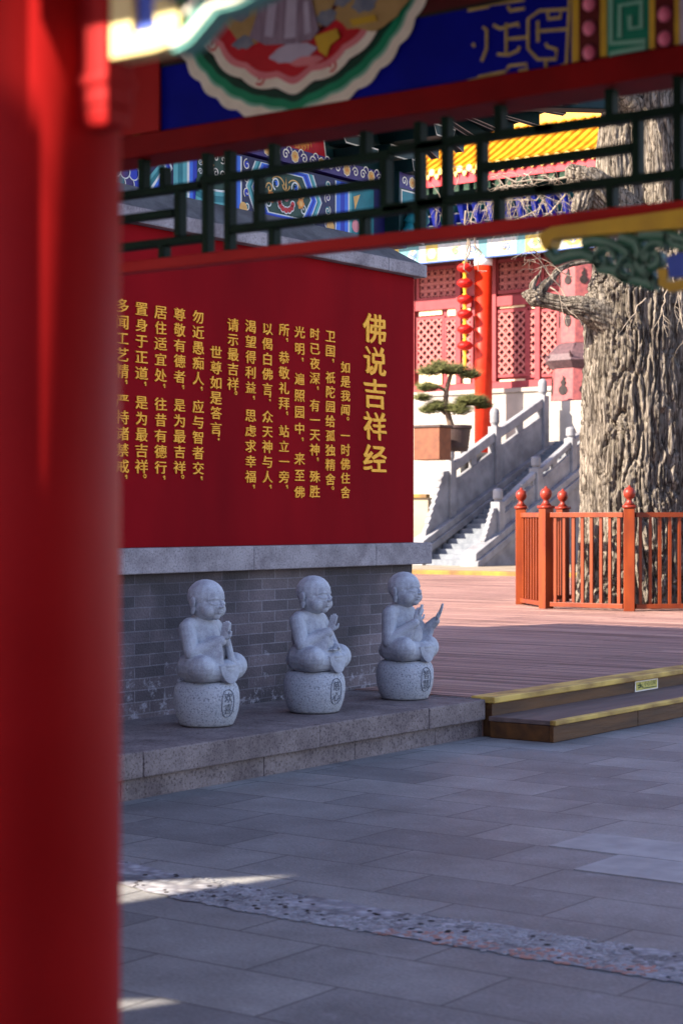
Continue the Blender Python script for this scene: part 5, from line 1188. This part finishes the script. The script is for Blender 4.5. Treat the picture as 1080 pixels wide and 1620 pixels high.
def balustrade(label, v, posts, foot, top, thick=.16):
    """posts: list of (u, z bottom, z top) on the plane y = v"""
    r = thing('marble_balustrade', label, 'balustrade', (foot[0], v, foot[1]), 'white marble stair balustrades')
    b = MB()
    # sloping stringer in two steps
    for o_, w_ in ((.30, thick * 1.5), (.08, thick * 1.9)):
        a0 = (foot[0] - .35, foot[1] + o_ - .30); a1 = (top[0], top[1] + o_ - .30)
        b.hexa([(a0[0], v - w_, a0[1] - .22), (a0[0], v + w_, a0[1] - .22), (a1[0], v + w_, a1[1] - .22), (a1[0], v - w_, a1[1] - .22)], [(a0[0], v - w_, a0[1]), (a0[0], v + w_, a0[1]), (a1[0], v + w_, a1[1]), (a1[0], v - w_, a1[1])])
    b.build('stringer', 'white_stone', r, bevel=.02)
    b = MB(); a0 = (foot[0] - .3, foot[1] - .45); a1 = (top[0], top[1] - .45)
    b.add([(a0[0], v + thick, DZ - .1), (a1[0], v + thick, DZ - .1), (a1[0], v + thick, a1[1]), (a0[0], v + thick, a0[1]), (a0[0], v - thick, DZ - .1), (a1[0], v - thick, DZ - .1), (a1[0], v - thick, a1[1]), (a0[0], v - thick, a0[1])], [(0, 1, 2, 3), (7, 6, 5, 4), (0, 4, 5, 1), (1, 5, 6, 2), (2, 6, 7, 3), (3, 7, 4, 0)])
    b.build('side_wall', 'white_stone', r)
    pw = .15
    for (u, z0, z1) in posts:
        H = z1 - z0; b = MB(); b.box(u - pw, u + pw, v - pw, v + pw, z0 - .25, z1 - H * .26); b.lathe([(pw * .8, z1 - H * .26), (pw * .65, z1 - H * .24), (pw * .95, z1 - H * .20), (pw * .95, z1 - H * .06), (pw * .8, z1 - H * .02), (pw * .3, z1)], (u, v, 0), 20)
        b.build('newel_post', 'white_stone', r, bevel=.012)
    for (ua, za, ta), (ub, zb, tb) in zip(posts, posts[1:]):
        H = (ta - za + tb - zb) / 2; u0, u1 = ua + pw, ub - pw; f = lambda u, k: (za + (zb - za) * (u - ua) / (ub - ua)) + H * k
        def slab(k0, k1, th, x0=u0, x1=u1):
            b.hexa([(x0, v - th, f(x0, k0)), (x0, v + th, f(x0, k0)), (x1, v + th, f(x1, k0)), (x1, v - th, f(x1, k0))], [(x0, v - th, f(x0, k1)), (x0, v + th, f(x0, k1)), (x1, v + th, f(x1, k1)), (x1, v - th, f(x1, k1))])
        b = MB(); slab(-.10, .44, .07); 
        um = (u0 + u1) / 2; slab(.441, .56, .055, um - .14, um + .14); slab(.441, .56, .055, u0, u0 + .12); slab(.441, .56, .055, u1 - .12, u1)
        slab(.04, .36, .078, u0 + .25, um - .12); slab(.04, .36, .078, um + .12, u1 - .25)
        b.build('carved_panel', 'white_stone', r, bevel=.012)
        b = MB(); slab(.561, .70, .10); b.build('handrail', 'white_stone', r, bevel=.03)
    # scrolled drum stone at the foot
    u, z0, z1 = posts[0]; H = z1 - z0; out = [(u - pw, z0 - .25), (u - pw, z0 + H * .62), (u - pw - .14 * H, z0 + H * .60)]
    sl = (posts[1][1] - posts[0][1]) / (posts[1][0] - posts[0][0])
    for k in range(1, 9):
        t = k / 8; out += [(u - pw - (.12 + .42 * t) * H + .04 * H, z0 + H * (.60 - .78 * t) + .05 * H), (u - pw - (.15 + .42 * t) * H, z0 + H * (.60 - .80 * t))]
    out.append((u - pw - .60 * H, z0 - .30 * H - .12)); 
    b = MB(); b.plate([(a, c) for a, c in out], 'v', v + .07, .14); b.build('drum_stone', 'white_stone', r, bevel=.02)
balustrade('white marble balustrade on the stairs, taller and nearer the potted pine', 29.0, [(45.3, 1.69, 3.80), (47.83, 2.76, 4.96), (50.75, 3.95, 6.02)], (43.9, .95), (51.2, 4.05))
balustrade('white marble balustrade on the stairs, lower and partly behind the fence', 27.0, [(44.70, .98, 2.46), (46.85, 2.05, 3.43), (48.94, 3.03, 4.37), (51.1, 4.05, 5.4)], (43.5, .62), (51.5, 4.1))

# ------------------------------------------------------------------ potted cloud pine, planter, incense tower
pn = thing('potted_pine', 'cloud-pruned green pine in a dark pot at the stair side', 'pine tree', (*at_d(722, 712, 52.5)[:2], 3.2))
pz = lambda px, py, d=0.0: at_d(px, py, 52.5 + d)
b = MB(); c = pz(722, 714); b.lathe([(.30, 0), (.34, .1), (.40, .62), (.44, .66), (.44, .74), (.36, .74), (.34, .70)], (c.x, c.y, c.z), 28); b.build('pot', 'pot_dark', pn, smooth=False)
b = MB()
for pts, r in (([(722, 700), (712, 670), (704, 640), (706, 615), (712, 595), (715, 580)], [.10, .09, .08, .07, .06, .03]), ([(706, 640), (690, 635), (676, 640)], [.05, .04, .02]), ([(704, 618), (690, 610), (672, 605)], [.05, .04, .02]), ([(705, 642), (725, 640), (745, 640)], [.06, .05, .03]), ([(704, 655), (698, 650), (692, 648)], [.05, .04, .02])):
    b.tube([pz(*p) for p in pts], r, 10)
b.build('trunk', 'pine_bark', pn, smooth=True)
rnd = random.Random(31)
for (px, py, rx, ry) in ((712, 586, 40, 10), (678, 589, 24, 8), (742, 594, 24, 8), (695, 580, 20, 8), (676, 614, 24, 8), (668, 630, 17, 6), (690, 644, 22, 11), (676, 650, 14, 7), (748, 634, 32, 9), (725, 648, 30, 11), (762, 642, 18, 7), (735, 636, 20, 8)):
    b = MB(); c = pz(px, py); rx_, rz_ = rx * 52.5 / F, ry * 52.5 / F
    for _ in range(int(330 * rx / 30)):
        while True:
            q = Vector((rnd.uniform(-1, 1), rnd.uniform(-1, 1), rnd.uniform(-1, 1)))
            if q.length < 1: break
        q *= (.55 + .45 * rnd.random()); lump = 1 + .25 * noise.noise((q.x * 3 + px, q.y * 3, q.z * 3))
        p = c + Vector((q.x * rx_, q.y * rx_ * .8, q.z * rz_)) * lump
        for k in range(5):
            d = Vector((rnd.gauss(0, 1), rnd.gauss(0, 1), abs(rnd.gauss(.4, .8)))).normalized(); s = d.orthogonal().normalized() * .010; L_ = rnd.uniform(.13, .26)
            b.add([p + s, p - s, p + d * L_], [(0, 1, 2)])
    b.build('needle_pad', 'needle', pn)
c0 = at_d(640, 716, 51.2); c1 = at_d(701, 716, 51.2)
pl_ = thing('planter_box', 'orange brown rectangular planter on the temple terrace', 'planter', (c1.x + .3, (c0.y + c1.y) / 2, 3.2))
b = MB(); zt_ = at_d(680, 676, 51.2).z; zb_ = at_d(680, 716, 51.2).z; b.box(c1.x - .2, c1.x + .4, c1.y, c0.y, zb_ - .2, zt_); b.build('box', 'planter_brown', pl_, bevel=.02)
b = MB(); b.box(c1.x - .24, c1.x + .44, c1.y - .04, c0.y + .04, zt_ + .001, zt_ + .07); b.build('rim', 'pot_dark', pl_, bevel=.01)
DT = 59.4
it = thing('incense_tower', 'reddish bronze incense tower with flame-shaped openings behind the tree trunk', 'incense tower', (*at_d(915, 640, DT)[:2], 4.4))
ic = at_d(918, 640, DT); zz = lambda py: at_d(905, py, DT).z
def octa(r, z): return [(ic.x + r * math.cos(math.pi / 8 + TH + k * math.pi / 4), ic.y + r * math.sin(math.pi / 8 + TH + k * math.pi / 4), z) for k in range(8)]
b = MB(); b.hexa(octa(1.02, zz(636)), octa(.95, zz(585))); b.hexa(octa(.74, zz(545)), octa(.71, zz(410))); bd = b.build('tower_body', 'bronze', it, bevel=.02)
b = MB(); n_ = 8
rings = [(.95, zz(585)), (1.21, zz(573)), (1.16, zz(563)), (.95, zz(553)), (.75, zz(545))]
for (r0_, z0_), (r1_, z1_) in zip(rings, rings[1:]): b.hexa(octa(r0_, z0_), octa(r1_, z1_))
for k in range(8):
    a = math.pi / 8 + TH + k * math.pi / 4; b.tube([(ic.x + .78 * math.cos(a), ic.y + .78 * math.sin(a), zz(548)), (ic.x + 1.19 * math.cos(a), ic.y + 1.19 * math.sin(a), zz(568)), (ic.x + 1.35 * math.cos(a), ic.y + 1.35 * math.sin(a), zz(560))], [.06, .05, .02], 8)
b.build('tower_roof', 'bronze_roof', it)
b = MB(); fl = [(0, -1), (.5, -.9), (.75, -.55), (.6, -.2), (.25, .0), (.45, .3), (.25, .55), (.3, .8), (0, 1), (-.05, .6), (-.4, .35), (-.2, .05), (-.65, -.25), (-.7, -.6), (-.4, -.9)]
for k in range(8):
    an = TH + math.pi / 4 * k; nx, ny_ = math.cos(an), math.sin(an); tx, ty = -ny_, nx
    for (ap, zc, sx, sz) in ((.915, (zz(612)), .24, .31), (.672, (zz(500)), .18, .40), (.664, (zz(440)), .18, .26)):
        pp = [(ic.x + nx * ap + tx * x * sx, ic.y + ny_ * ap + ty * x * sx, zc + z * sz) for x, z in fl]; b.hexa(pp, [(x + nx * .03, y + ny_ * .03, z) for x, y, z in pp])
b.build('flame_opening', 'near_black', bd)  # raised dark plates stand in for the shaded hollow of each opening
b = MB(); b.box(ic.x - 1.12, ic.x + 1.12, ic.y - 1.12, ic.y + 1.12, 3.595, zz(637)); b.build('tower_base', 'plinth_white', it, bevel=.02)
